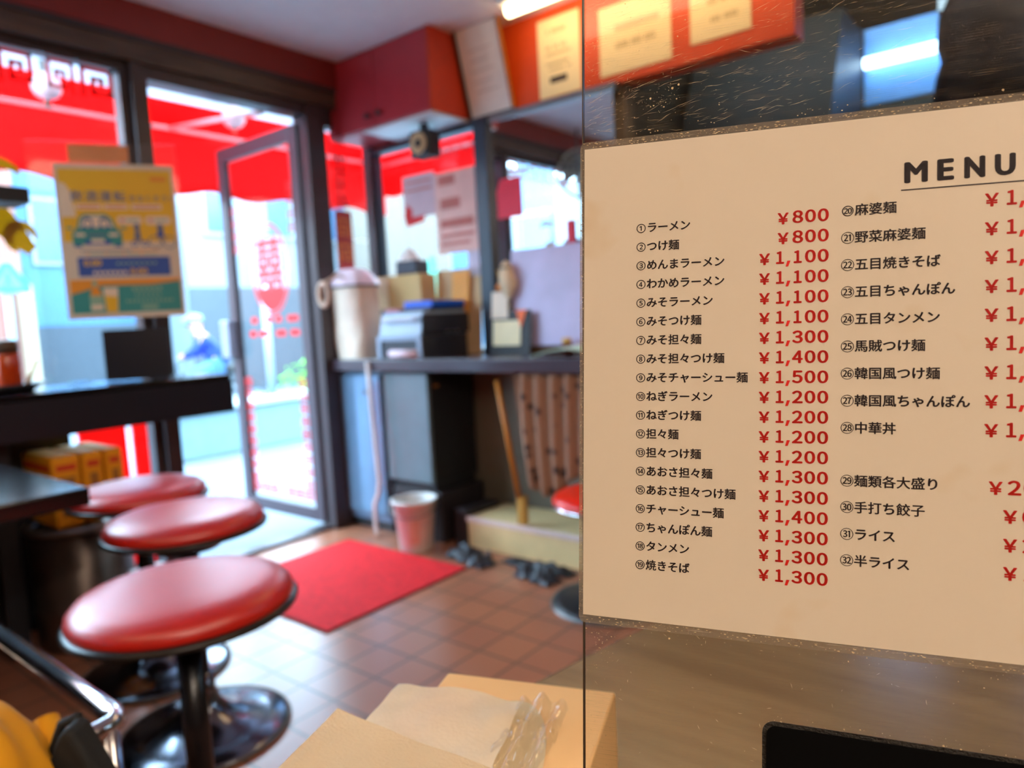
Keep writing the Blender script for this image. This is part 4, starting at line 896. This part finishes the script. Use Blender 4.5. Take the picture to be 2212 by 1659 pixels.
# wall fan seen in the mirror
fn_ = thing('wall_fan', 'pale grey caged fan reflected in the mirror above the counter', 'fan', (0.2, -2.05, 1.9))
fm_ = Matrix.Translation((0.20, -2.02, 2.06)) @ Matrix.Rotation(math.radians(-40), 4, 'Z') @ Matrix.Rotation(math.radians(-80), 4, 'X')
m = MB(fm_)
for r_ in (0.06, 0.10, 0.14, 0.18): m.tube([(r_ * math.cos(t * PI / 18), r_ * math.sin(t * PI / 18), 0.05 * (1 - (r_ / .2) ** 2)) for t in range(36)], 0.003, 6, closed=True)
for k in range(30): m.tube([(0.04 * math.cos(k * PI / 15), 0.04 * math.sin(k * PI / 15), 0.05), (0.19 * math.cos(k * PI / 15), 0.19 * math.sin(k * PI / 15), 0.0)], 0.0018, 5)
m.tube([(0.19 * math.cos(t * PI / 18), 0.19 * math.sin(t * PI / 18), 0.0) for t in range(36)], 0.009, 8, closed=True)
M_FAN = mat('pale_grey_green_plastic', (206, 214, 200), 0.4)
mesh('cage', m, M_FAN, fn_)
m = MB(fm_)
for k in range(4):
    a0 = k * PI / 2
    m.add([(0.03 * math.cos(a0), 0.03 * math.sin(a0), -0.01), (0.16 * math.cos(a0 - .45), 0.16 * math.sin(a0 - .45), -0.02), (0.165 * math.cos(a0 + .2), 0.165 * math.sin(a0 + .2), 0.0), (0.06 * math.cos(a0 + .6), 0.06 * math.sin(a0 + .6), 0.005)], [(0, 1, 2, 3)])
mesh('blade', m, mat('grey_fan_blade', (150, 165, 160), 0.3), fn_, solid=0.002)
mesh('motor', MB(fm_).lathe([(0.0, -0.12), (0.05, -0.11), (0.06, -0.03), (0.03, 0.0), (0.03, 0.05), (0.0, 0.055)]), M_FAN, fn_)
mesh('arm', MB().tube([(0.14, -2.10, 2.06), (0.115, -2.14, 2.12), (0.10, -2.15, 2.2), (0.088, -2.15, 2.25)], 0.014), M_FAN, fn_)

# ------------------------------------------------------------------ under the window counter
def carton(y0, y1, label):
    t = thing('drink_carton', label, 'carton', (0.32, (y0 + y1) / 2, 0.42), 'yellow cartons under the window counter')
    mesh('carton', MB().box(0.18, 0.45, y0, y1, 0.43, 0.672), mat('yellow_carton', (226, 150, 0), 0.75), t, bevel=0.014, seg=3)
    m = MB(); m.box(0.4502, 0.4508, y0 + 0.014, y1 - 0.014, 0.622, 0.642)
    if y0 < -1.8: m.box(0.20, 0.436, y0 - 0.0008, y0 - 0.0002, 0.622, 0.642)
    mesh('red_band', m, mat('red_band_print', (196, 50, 10), 0.5), t)
    m = MB(); m.box(0.4502, 0.4506, y0 + 0.02, y1 - 0.02, 0.47, 0.60)
    mesh('brown_panel', m, mat('brown_panel_print', (150, 96, 30), 0.5), t)
carton(-1.835, -1.748, 'yellow carton nearest the table, under the window counter')
carton(-1.742, -1.677, 'middle one of the yellow cartons under the window counter')
carton(-1.671, -1.612, 'yellow carton next to the red board, under the window counter')
kg = thing('steel_drum', 'steel drum under the yellow cartons below the window counter', 'drum', (0.31, -1.72, 0))
mesh('drum', MB().lathe([(0.15, 0.0), (0.155, 0.01), (0.155, 0.12), (0.16, 0.13), (0.155, 0.14), (0.155, 0.39), (0.145, 0.40), (0.0, 0.40)], (0.315, -1.722, 0)), mat('dull_steel', (110, 98, 90), 0.35, metal=0.8), kg)
mesh('rim', MB().tube([(0.315 + 0.155 * math.cos(t * PI / 20), -1.722 + 0.155 * math.sin(t * PI / 20), 0.415) for t in range(40)], 0.014, 10, closed=True), M_STEEL, kg)
mesh('bar', MB().box(0.17, 0.46, -1.74, -1.70, 0.405, 0.43), M_STEEL, kg)
rb = thing('red_white_box', 'small red and white box on the floor beside the steel drum', 'box', (0.52, -1.62, 0))
mesh('carton', MB().box(0.47, 0.55, -1.645, -1.53, 0.0, 0.24), M_WHITE, rb, bevel=0.003)
mesh('red_panel', MB().box(0.5502, 0.5506, -1.645, -1.56, 0.03, 0.22), mat('red_panel_print', (210, 40, 40), 0.5), rb)

# near table on the left
nt_ = thing('dining_table', 'black glossy table with a square corner beside the red stools', 'table', (0.97, -2.55, 0))
mesh('tabletop', MB().box(0.56, 1.32, -3.05, -2.045, 0.68, 0.72), M_BLACK, nt_, bevel=0.004)
mesh('pedestal', MB().tube([(0.94, -2.62, 0.03), (0.94, -2.62, 0.68)], 0.04), M_BLACKM, nt_)
mesh('foot', MB().lathe([(0.24, 0.0), (0.24, 0.012), (0.05, 0.04)], (0.94, -2.62, 0)), M_BLACKM, nt_)

# stools
sto = thing('bar_stool', 'nearest red stool, its big round seat cut by no other stool', 'stool', (0, 0, 0), 'round red stools')
mesh('seat', MB().lathe([(0.0, 0.598), (0.08, 0.5985), (0.135, 0.598), (0.160, 0.595), (0.178, 0.588), (0.189, 0.576), (0.191, 0.564), (0.188, 0.556), (0.0, 0.556)], n=64), M_VINYL, sto)
mesh('seat_rim', MB().lathe([(0.0, 0.544), (0.188, 0.544), (0.197, 0.547), (0.199, 0.554), (0.193, 0.559), (0.0, 0.559)], n=64), mat('dark_bronze_rim', (44, 38, 34), 0.3, metal=0.4), sto)
mesh('seat_plate', MB().lathe([(0.0, 0.50), (0.08, 0.50), (0.12, 0.544), (0.0, 0.544)]), M_BLACKM, sto)
mesh('post', MB().lathe([(0.0, 0.06), (0.0235, 0.06), (0.0235, 0.505), (0.0, 0.505)], n=24), mat('black_post', (18, 18, 22), 0.25), sto)
bs = mesh('base', MB().lathe([(0.212, 0.0), (0.214, 0.006), (0.20, 0.014), (0.16, 0.022), (0.11, 0.034), (0.07, 0.055), (0.045, 0.085), (0.034, 0.12), (0.031, 0.16), (0.0, 0.162)], n=64), M_DCHROME, sto)
mesh('base_trim', MB().tube([(0.213 * math.cos(t * PI / 32), 0.213 * math.sin(t * PI / 32), 0.006) for t in range(64)], 0.005, 8, closed=True), mat('brown_rubber', (90, 70, 50), 0.6), bs)
sto.location = (1.772, -2.072, 0)
sto['label'] = 'large red round stool with an empty seat in the foreground, nearest of its row'
dup(sto, (1.25, -1.803, 0), 'middle stool of the row of three red stools')
dup(sto, (0.79, -1.715, 0), 'farthest stool of the row, nearest the yellow cartons')
ls = thing('low_stool', 'low bright red stool half hidden behind the menu edge', 'stool', (1.73, -0.53, 0))
mesh('seat', MB().lathe([(0.0, 0.416), (0.13, 0.415), (0.168, 0.409), (0.186, 0.396), (0.19, 0.384), (0.184, 0.374), (0.0, 0.374)], (1.73, -0.53, 0), 56), mat('bright_red_vinyl', (235, 34, 8), 0.3, bump=0.03, bscale=200), ls)
mesh('seat_rim', MB().lathe([(0.0, 0.362), (0.182, 0.362), (0.190, 0.367), (0.186, 0.377), (0.0, 0.377)], (1.73, -0.53, 0), 56), M_CHROME, ls)
mesh('post', MB().lathe([(0.0, 0.03), (0.02, 0.03), (0.02, 0.362), (0.0, 0.362)], (1.73, -0.53, 0), 20), M_BLACKM, ls)
mesh('base', MB().lathe([(0.205, 0.0), (0.205, 0.01), (0.17, 0.02), (0.06, 0.032), (0.02, 0.05), (0.0, 0.05)], (1.73, -0.53, 0), 56), M_BLACKM, ls)
mesh('base_trim', MB().tube([(1.73 + 0.206 * math.cos(t * PI / 32), -0.53 + 0.206 * math.sin(t * PI / 32), 0.007) for t in range(64)], 0.006, 8, closed=True), M_STEEL, ls)
for sg_ in (0, 1): mesh('wire_leg', MB().tube([(1.60, -0.47, 0.365), (1.598, -0.47, 0.2), (1.575 + 0.05 * sg_, -0.48, 0.012)], 0.0035, 6), M_BLACKM, ls)

# mat
m_ = MB(); m_.box(0.264, 1.035, -1.25, -0.537, 0.0, 0.008)
mt = thing('entrance_mat', 'bright red rectangular entrance mat on the tiled floor', 'mat', (0.65, -0.9, 0))
mesh('pile', m_, M_REDMAT, mt)
mesh('border', MB().box(0.256, 1.043, -1.258, -0.529, 0.0, 0.005), mat('dark_mat_border', (120, 10, 16), 0.8), mt)

# chrome frame with a jacket and bag
bsn = thing('chrome_frame_stand', 'chrome tube luggage stand near the lower corner with a shiny top rail', 'stand', (1.9, -2.5, 0))
z0 = 0.60
def rc(pts, r): return MB().tube(pts, r, 16)
mesh('top_rail', rc([(1.62, -2.345, z0), (2.14, -2.345, z0), (2.158, -2.349, z0), (2.167, -2.358, z0), (2.170, -2.376, z0), (2.170, -2.74, z0), (2.165, -2.752, z0), (2.15, -2.76, z0), (1.62, -2.76, z0)], 0.0125), M_CHROME, bsn)
for x, y in ((2.168, -2.362), (2.168, -2.745), (1.62, -2.345), (1.62, -2.76)): mesh('leg', rc([(x, y, 0.0), (x, y, z0)], 0.0125), M_CHROME, bsn)
mesh('basket_panel', MB().box(1.62, 2.155, -2.75, -2.36, 0.33, 0.345), M_BLACKM, bsn)
dup(sto, (2.385, -2.63, 0), 'red stool under the mustard jacket beside the near table')
jk = MB()
def jfn(u, v):
    t = u * 2 * PI; p = v * PI * 0.5
    k_ = 1 + 0.12 * noise.noise(Vector((math.cos(t) * 2.2, math.sin(t) * 2.2, v * 3))) + 0.07 * math.sin(t * 6 + v * 5) * v + 0.05 * math.sin(t * 13 + v * 9) * v
    zz = 0.60 + 0.150 * max(0, math.cos(p)) ** .7 * (1 + .12 * noise.noise(Vector((math.cos(t) * 2, math.sin(t) * 2, v * 4)))) + 0.010 * math.sin(t * 7 + v * 8) * math.sin(p) * math.cos(p)
    return (2.285 + 0.14 * k_ * math.cos(t) * math.sin(p) ** .7, -2.575 + 0.125 * k_ * math.sin(t) * math.sin(p) ** .7, zz)
jk.grid(jfn, 72, 32)
jt = thing('jacket', 'mustard yellow jacket bundled on a stool at the lower corner', 'jacket', (2.30, -2.60, 0.60))
mesh('bundle', jk, mat('mustard_cloth', (216, 150, 10), 0.85, var=0.12, bump=0.2, bscale=30), jt)
mesh('cuff', MB().tube([(2.275 + .012 * t, -2.452 - .002 * t, 0.690 - .014 * t + .003 * math.sin(t)) for t in range(6)], 0.012, 10), mat('mustard_cloth', (216, 150, 10), 0.85), jt)
bg_ = thing('black_bag', 'black fabric bag with a pointed flap beside the mustard jacket', 'bag', (2.33, -2.46, 0.60))
m = MB(frame((2.334, -2.438, 0.6005), (0.784, 0.62, 0), (0, 0, 1), (0.62, -0.784, 0)))
m.prism([(-0.05, 0.0), (0.055, 0.0), (0.036, 0.035), (0.006, 0.104), (-0.002, 0.11), (-0.01, 0.10), (-0.03, 0.055)], 0.0, 0.028)
mesh('bag_body', m, mat('black_bag_cloth', (22, 24, 24), 0.8, bump=0.2), bg_, bevel=0.006, seg=3)
mesh('strap', MB().tube([(2.334, -2.442, 0.708), (2.318, -2.452, 0.70), (2.308, -2.46, 0.67), (2.304, -2.464, 0.61)], 0.004, 8), mat('black_bag_cloth', (22, 24, 24), 0.8), bg_)

# two unseen tube lamps added to brighten the ceiling and room

for (lx, ly, nm) in ((4.55, -3.2, 'unseen white fill lamp over the far end of the room'), (2.2, -4.2, 'unseen warm fill lamp near the wall behind the camera')):
    t = thing('ceiling_light', nm, 'ceiling light', (lx, ly, 2.2))
    mesh('housing', MB().box(lx - 0.05, lx + 0.05, ly - 0.1, ly + 0.1, 2.2, H), M_WHITE, t)
    mesh('tube', MB().tube([(lx - (0.7 if ly < -4 else 0.0), ly - (0.0 if ly < -4 else 0.7), 2.17), (lx + (0.7 if ly < -4 else 0.0), ly + (0.0 if ly < -4 else 0.7), 2.17)], 0.03), emit('neutral_fill_tube', (255, 238, 220), 56.0) if ly > -4 else emit('warm_fill_tube', (255, 224, 180), 11.0), t)
# ceiling light fixture seen at the top
cl = thing('ceiling_light', 'warm white fluorescent ceiling light above the orange wall', 'ceiling light', (1.7, -0.2, 2.3))
mesh('housing', MB().box(1.12, 2.4, -0.24, -0.15, 2.345, H), M_WHITE, cl)
mesh('tube', MB().tube([(1.145, -0.195, 2.325), (1.16, -0.195, 2.325), (2.38, -0.195, 2.325)], 0.024), emit('warm_tube', (255, 226, 170), 8.0), cl)

# ------------------------------------------------------------------ near table, menu stand, tissues
tb = thing('near_table', 'grey brown wood-grain table carrying the menu panel', 'table', (3.2, -2.3, 0))
tp = [(2.675, -2.9), (2.675, -2.30), (2.682, -2.22), (2.70, -2.12), (2.715, -2.05), (2.75, -1.99), (2.82, -1.955), (3.9, -1.93), (3.9, -2.9)]
mesh('tabletop', MB().prism(tp[::-1], 0.705, 0.74), wood_mat('grey_brown_laminate', (118, 98, 72), (138, 116, 86), 0.22, (3, 22, 3)), tb, bevel=0.004)
for x, y in ((2.80, -2.1), (3.8, -2.1), (3.8, -2.8), (2.80, -2.8)): mesh('leg', MB().box(x - 0.025, x + 0.025, y - 0.025, y + 0.025, 0.0, 0.705), M_BLACKM, tb)

MU = Vector((0.948, 0.317, -0.019)); MV = Vector((-0.016, 0.108, 0.994)); MU.normalize(); MV = (MV - MU * MV.dot(MU)).normalized(); MN = MU.cross(MV)
MO = Vector((2.8708, -2.4153, 0.9166))                      # lower corner of the printed sheet
def mmM(off): 
    q = frame(MO + MN * off, MU, MV, MN)
    return q @ Matrix.Diagonal((0.001, 0.001, 0.001, 1))
ac = thing('acrylic_menu_panel', 'scratched clear acrylic panel standing on the near table behind the menu', 'acrylic panel', tuple(MO + MU * 0.15 - MV * 0.176))
pts = [(0.4, -176), (316, -170), (316, 330), (-2.2, 330)]
mesh('sheet', MB(mmM(-0.0034)).prism(pts, -1.5, 1.5), M_ACRYL, ac)
mesh('cut_edge', MB(mmM(-0.0034)).prism([(-0.05, -176), (0.4, -176), (-2.2, 330), (-2.65, 330)], -1.5, 1.5), mat('dark_cut_edge', (70, 54, 40), 0.3), ac)
mesh('black_plate', MB(mmM(-0.0018)).prism(rrect(76.5, 236, -150, -36.8, 4), 0.0, 1.2), mat('black_plate_near', (3, 3, 4), 0.7, spec=0.1), ac)
gl_ = MB(mmM(-0.0018)); gl_.prism(rrect(74.9, 238, -151.5, -35.0, 5), -0.02, 0.25)
mesh('dirty_adhesive', gl_, mat('dark_grime', (40, 34, 26), 0.7, var=0.5, scale=300, bump=0.5, bscale=900), ac)
rnd = random.Random(11)
def wear_mat(name, rgb, a_):
    m = bpy.data.materials.new(name); m.use_nodes = True; nt = m.node_tree
    b = nt.nodes['Principled BSDF']; b.inputs['Base Color'].default_value = lin(rgb); b.inputs['Roughness'].default_value = 0.8
    b.inputs['Alpha'].default_value = a_
    return m
sx_ = MB(mmM(-0.0018))
for i in range(900):
    if i < 700:
        x = rnd.random() ** 1.2 * 125 - 1; y = 212 + rnd.random() * 72; L = 0.8 + rnd.expovariate(1 / 3.4); an = rnd.gauss(0.22, 0.17)
    elif i < 820:
        x = rnd.random() * 40 - 1; y = 225 + rnd.random() * 60; L = 0.5 + rnd.random() * 3; an = rnd.random() * PI
    else:
        x = rnd.random() * 230; y = -4 - rnd.random() * 60; L = 0.4 + rnd.random() * 2.2; an = rnd.random() * PI
    if x + L > 235: continue
    w = 0.03 + 0.05 * rnd.random() ** 2; cvt = rnd.gauss(0, 0.03) * L
    dx, dy = math.cos(an), math.sin(an); px0, py0 = -dy * w, dx * w
    mx_, my_ = x + dx * L * .5 - dy * cvt, y + dy * L * .5 + dx * cvt
    if min(x, x + dx * L) < -1.6: continue
    sx_.add([(x, y, 0.02), (mx_ + px0, my_ + py0, 0.02), (x + dx * L, y + dy * L, 0.02), (mx_ - px0, my_ - py0, 0.02)], [(0, 1, 2, 3)])
o_ = mesh('scratches', sx_, wear_mat('pale_scratch', (240, 212, 170), 0.8), ac); o_['kind'] = 'stuff'
ds_ = MB(mmM(-0.0018))
for i in range(420):
    q = i % 7
    if q < 2: x, y = rnd.random() ** 1.6 * 60 - 1, 214 + rnd.random() * 60
    elif q == 2: x, y = 33 + rnd.gauss(0, 6), 225 + rnd.gauss(0, 3.2)
    elif q == 3: x, y = rnd.random() * 200, 211.5 + abs(rnd.gauss(0, 1.2))
    elif q == 4: x, y = rnd.random() * 190, -4.5 - abs(rnd.gauss(0, 2.5))
    elif q == 5: x, y = 4 + abs(rnd.gauss(0, 6)), -6 - abs(rnd.gauss(0, 8))
    else: x, y = 76 + rnd.random() * 100, -34.5 + rnd.gauss(0, 1.5)
    r_ = 0.08 + 0.28 * rnd.random() ** 3 + (0.25 if rnd.random() < .04 else 0)
    if x - r_ < -1.6: continue
    n_ = 7; ph = rnd.random() * 6
    ds_.flat([(x + r_ * (0.6 + .6 * rnd.random()) * math.cos(2 * PI * k / n_ + ph), y + r_ * (0.5 + .6 * rnd.random()) * math.sin(2 * PI * k / n_ + ph)) for k in range(n_)], 0.03)
o_ = mesh('dust_specks', ds_, wear_mat('tan_grime', (226, 196, 150), 0.85), ac); o_['kind'] = 'stuff'
gr_ = MB(mmM(-0.0009))
for i in range(520):
    x = rnd.random() * 200 - 2; top = rnd.random() < .62; y = (207.6 + rnd.random() * 2.4) if top else (-3.3 + rnd.random() * 2.9)
    r_ = 0.08 + 0.25 * rnd.random() ** 2
    gr_.flat([(x + r_ * 2.2 * (0.6 + .6 * rnd.random()) * math.cos(2 * PI * k / 6), y + r_ * (0.5 + .5 * rnd.random()) * math.sin(2 * PI * k / 6)) for k in range(6)], 0.0)
for i in range(160):
    y = rnd.random() * 205; x = -2.3 + rnd.random() * 1.5; r_ = 0.05 + 0.15 * rnd.random() ** 2
    gr_.flat([(x + r_ * math.cos(2 * PI * k / 6), y + r_ * 2 * (0.5 + .5 * rnd.random()) * math.sin(2 * PI * k / 6)) for k in range(6)], 0.0)
edge_grime = gr_
mesh('stand_foot', MB(mmM(-0.0034)).box(15, 110, -171.5, -166, -20, 20), M_BLACKM, ac)

me_ = thing('menu_sheet', 'laminated cream noodle menu with black dishes and red prices, titled MENU', 'menu', tuple(MO + MU * 0.15))
lam = rrect(-2.6, 300.5, -3.6, 210.4, 2.8)
mesh('lamination', MB(mmM(-0.0012)).prism(lam, -0.12, 0.12), glass_mat('laminate_film', (0.93, 0.9, 0.84), 1.5, dirt=0.7, scratch=0.3, gloss=0.12, haze=0.22, dirt_rgb=(190, 176, 158)), me_)
pm_ = bpy.data.materials.new('printed_cream_sheet'); pm_.use_nodes = True
nt = pm_.node_tree; b = nt.nodes['Principled BSDF']; tc = nt.nodes.new('ShaderNodeTexCoord')
nz = nt.nodes.new('ShaderNodeTexNoise'); nz.inputs['Scale'].default_value = 22; nz.inputs['Detail'].default_value = 3; nt.links.new(tc.outputs['Object'], nz.inputs['Vector'])
r = nt.nodes.new('ShaderNodeValToRGB'); r.color_ramp.elements[0].position = 0.28; r.color_ramp.elements[1].position = 0.36
r.color_ramp.elements[0].color = lin((222, 203, 172)); r.color_ramp.elements[1].color = lin((229, 216, 194))
nt.links.new(nz.outputs['Fac'], r.inputs['Fac']); nt.links.new(r.outputs['Color'], b.inputs['Base Color']); b.inputs['Roughness'].default_value = 0.42; b.inputs['Specular IOR Level'].default_value = 0.25
o_ = mesh('edge_grime', edge_grime, wear_mat('pale_edge_grime', (232, 206, 164), 0.7), me_); o_['kind'] = 'stuff'
mesh('paper', MB(mmM(-0.0010)).box(-0.6, 297, 0, 207.2, 0, 0.12), pm_, me_)
ZT = 0.22
tx = MB(mmM(-0.0010))
left = ['①ラーメン', '②つけ麺', '③めんまラーメン', '④わかめラーメン', '⑤みそラーメン', '⑥みそつけ麺', '⑦みそ担々麺', '⑧みそ担々つけ麺', '⑨みそチャーシュー麺', '⑩ねぎラーメン', '⑪ねぎつけ麺', '⑫担々麺', '⑬担々つけ麺', '⑭あおさ担々麺', '⑮あおさ担々つけ麺', '⑯チャーシュー麺', '⑰ちゃんぽん麺', '⑱タンメン', '⑲焼きそば']
lp = ['800', '800', '1,100', '1,100', '1,100', '1,100', '1,300', '1,400', '1,500', '1,200', '1,200', '1,200', '1,200', '1,300', '1,300', '1,400', '1,300', '1,300', '1,300']
right = ['⑳麻婆麺', '㉑野菜麻婆麺', '㉒五目焼きそば', '㉓五目ちゃんぽん', '㉔五目タンメン', '㉕馬賊つけ麺', '㉖韓国風つけ麺', '㉗韓国風ちゃんぽん', '㉘中華丼', '㉙麺類各大盛り', '㉚手打ち餃子', '㉛ライス', '㉜半ライス']
rp = ['1,300', '1,300', '1,300', '1,300', '1,300', '1,400', '1,400', '1,600', '1,200', '200', '600', '200', '150']
rb_ = [171.47 - 10.72 * i for i in range(9)] + [64.85, 54.44, 43.84, 33.42]
def dish(s, x, bc, em):
    put_text(tx, s[0], x, bc - 0.385 * em, em, ZT, 0, bold=0.010)
    for i, ch in enumerate(s[1:]):
        put_text(tx, ch, x + em * (1 + i), bc - 0.36 * em, em, ZT, 0, bold=0.030 if ord(ch) < 0x3100 else 0.021)
for i, s_ in enumerate(left): dish(s_, 22.4, 170.4 - 8.105 * i, 4.66)
for i, s_ in enumerate(right): dish(s_, 103.7, rb_[i], 4.94)
for ch, xl, w in (('M', 125.9, 8.0), ('E', 137.0, 5.6), ('N', 145.9, 6.8), ('U', 155.7, 6.6)):
    put_fit(tx, ch, xl + w / 2, 180.35, w, 8.1, ZT, 0, bold=0.52)
rect(tx, 124.8, 171.5, 177.6, 178.05, ZT, 0)
mesh('dish_names', tx, M_INK, me_)
px_ = MB(mmM(-0.0010))
FW = {c: chr(ord('０') + i) for i, c in enumerate('0123456789')}
def price(s, xr, bc, k=1.0):
    y0 = bc - 2.55 * k
    def dg(ch, c):
        w = 3.1 if ch == '1' else 4.05
        put_fit(px_, FW[ch], xr - c * k, y0, w * k, 5.15 * k, ZT, 0, bold=0.27)
    dg(s[-1], 2.0); dg(s[-2], 6.72); dg(s[-3], 11.44)
    if ',' in s:
        cx_ = xr - 15.1 * k
        px_.flat([(cx_ - .9 * k, y0 - 1.15 * k), (cx_ + .1 * k, y0 - 1.15 * k), (cx_ + 0.95 * k, y0 + 1.15 * k), (cx_ - 0.25 * k, y0 + 1.15 * k)], ZT)
        dg(s[0], 18.1); yc = 24.05
    else: yc = 17.0
    put_fit(px_, '￥', xr - yc * k, y0 - 0.15, 4.25 * k, 4.7 * k, ZT, 0, bold=0.24)
for i, s_ in enumerate(lp): price(s_, 99.3, 170.5 - 8.087 * i)
for i, s_ in enumerate(rp): price(s_, 180.3 if i < 9 else (174.3 if i == 9 else 178.9), (171.99 - 10.73 * i) if i < 9 else rb_[i], 1.06)
mesh('prices', px_, M_REDINK, me_)

# tissue box at the table edge
tO = Vector((2.693, -2.325, 0.74)); tU = Vector((0.939, 0.345, 0)); tV = Vector((0.345, -0.939, 0))
tm = frame(tO, tU, tV, (0, 0, 1))
tbx = thing('tissue_box', 'peach cardboard tissue box at the near table edge', 'tissue box', tuple(tO + tU * .06 + tV * .12))
bxm = MB(tm); bxm.box(0, 0.12, 0, 0.235, 0.0005, 0.0598); bxm.f = [tuple(reversed(f)) for f in bxm.f]
mesh('carton', bxm, mat('peach_carton', (250, 204, 142), 0.5, var=0.03), tbx, bevel=0.0015)
sl_ = MB(tm); sl_.flat(ellipse(0.062, 0.12, 0.035, 0.095, 40)[::-1], 0.0602)
mesh('opening', sl_, mat('dark_slot', (232, 210, 168), 0.8), tbx)
fl = MB(tm)
fl.grid(lambda u, v: (0.062 + 0.034 * u, 0.030 + 0.18 * v, 0.0625 + 0.006 * math.sin(u * PI) + 0.003 * math.sin(u * 16 + 5 * noise.noise(Vector((v * 5, 0, 2)))) + 0.002 * noise.noise(Vector((u * 6, v * 22, 1)))), 24, 60)
mesh('plastic_film', fl, glass_mat('crinkled_film', (0.97, 0.97, 0.96), 2.1, gloss=0.08), tbx)
M_TISSUE = mat('tissue_paper', (250, 236, 210), 0.8, var=0.04, scale=50, bump=0.15, bscale=400, trans=0.35)
ts = MB(tm)
def tsh(u, v):
    x = -0.021 + 0.088 * u + 0.012 * v * u; y = 0.035 + 0.004 * math.sin(u * 9) * u * (1 - u) * 2 + v * 0.2
    z = 0.0670 + 0.0015 * math.sin(PI * u) + 0.0020 * noise.noise(Vector((u * 5, v * 9, 3))) + 0.0012 * math.sin(u * 5 + v * 30) * u
    return (x, y, z)
ts.grid(tsh, 30, 40)
single('tissue', ts, M_TISSUE, 'white tissue pulled from the peach box and draped over its side', 'tissue', tuple(tO + tU * .03 + tV * .1 + Vector((0, 0, .06))))
tn = MB(tm)
def tnf(u, v):
    x = -0.033 + 0.118 * u + 0.008 * v; y = 0.090 + v * 0.15 + 0.034 * u + 0.003 * math.sin(u * PI)
    return (x, y, 0.0795 + 0.0015 * math.sin(u * PI) + 0.0025 * noise.noise(Vector((u * 3, v * 3, 8))) + 0.006 * v)
tn.grid(tnf, 30, 30)
single('napkin', tn, mat('beige_napkin_paper', (232, 208, 168), 0.85, var=0.05, bump=0.2, bscale=500, trans=0.2), 'thicker beige paper napkin lying over the white tissue', 'napkin', tuple(tO + tU * .03 + tV * .15 + Vector((0, 0, .08))))
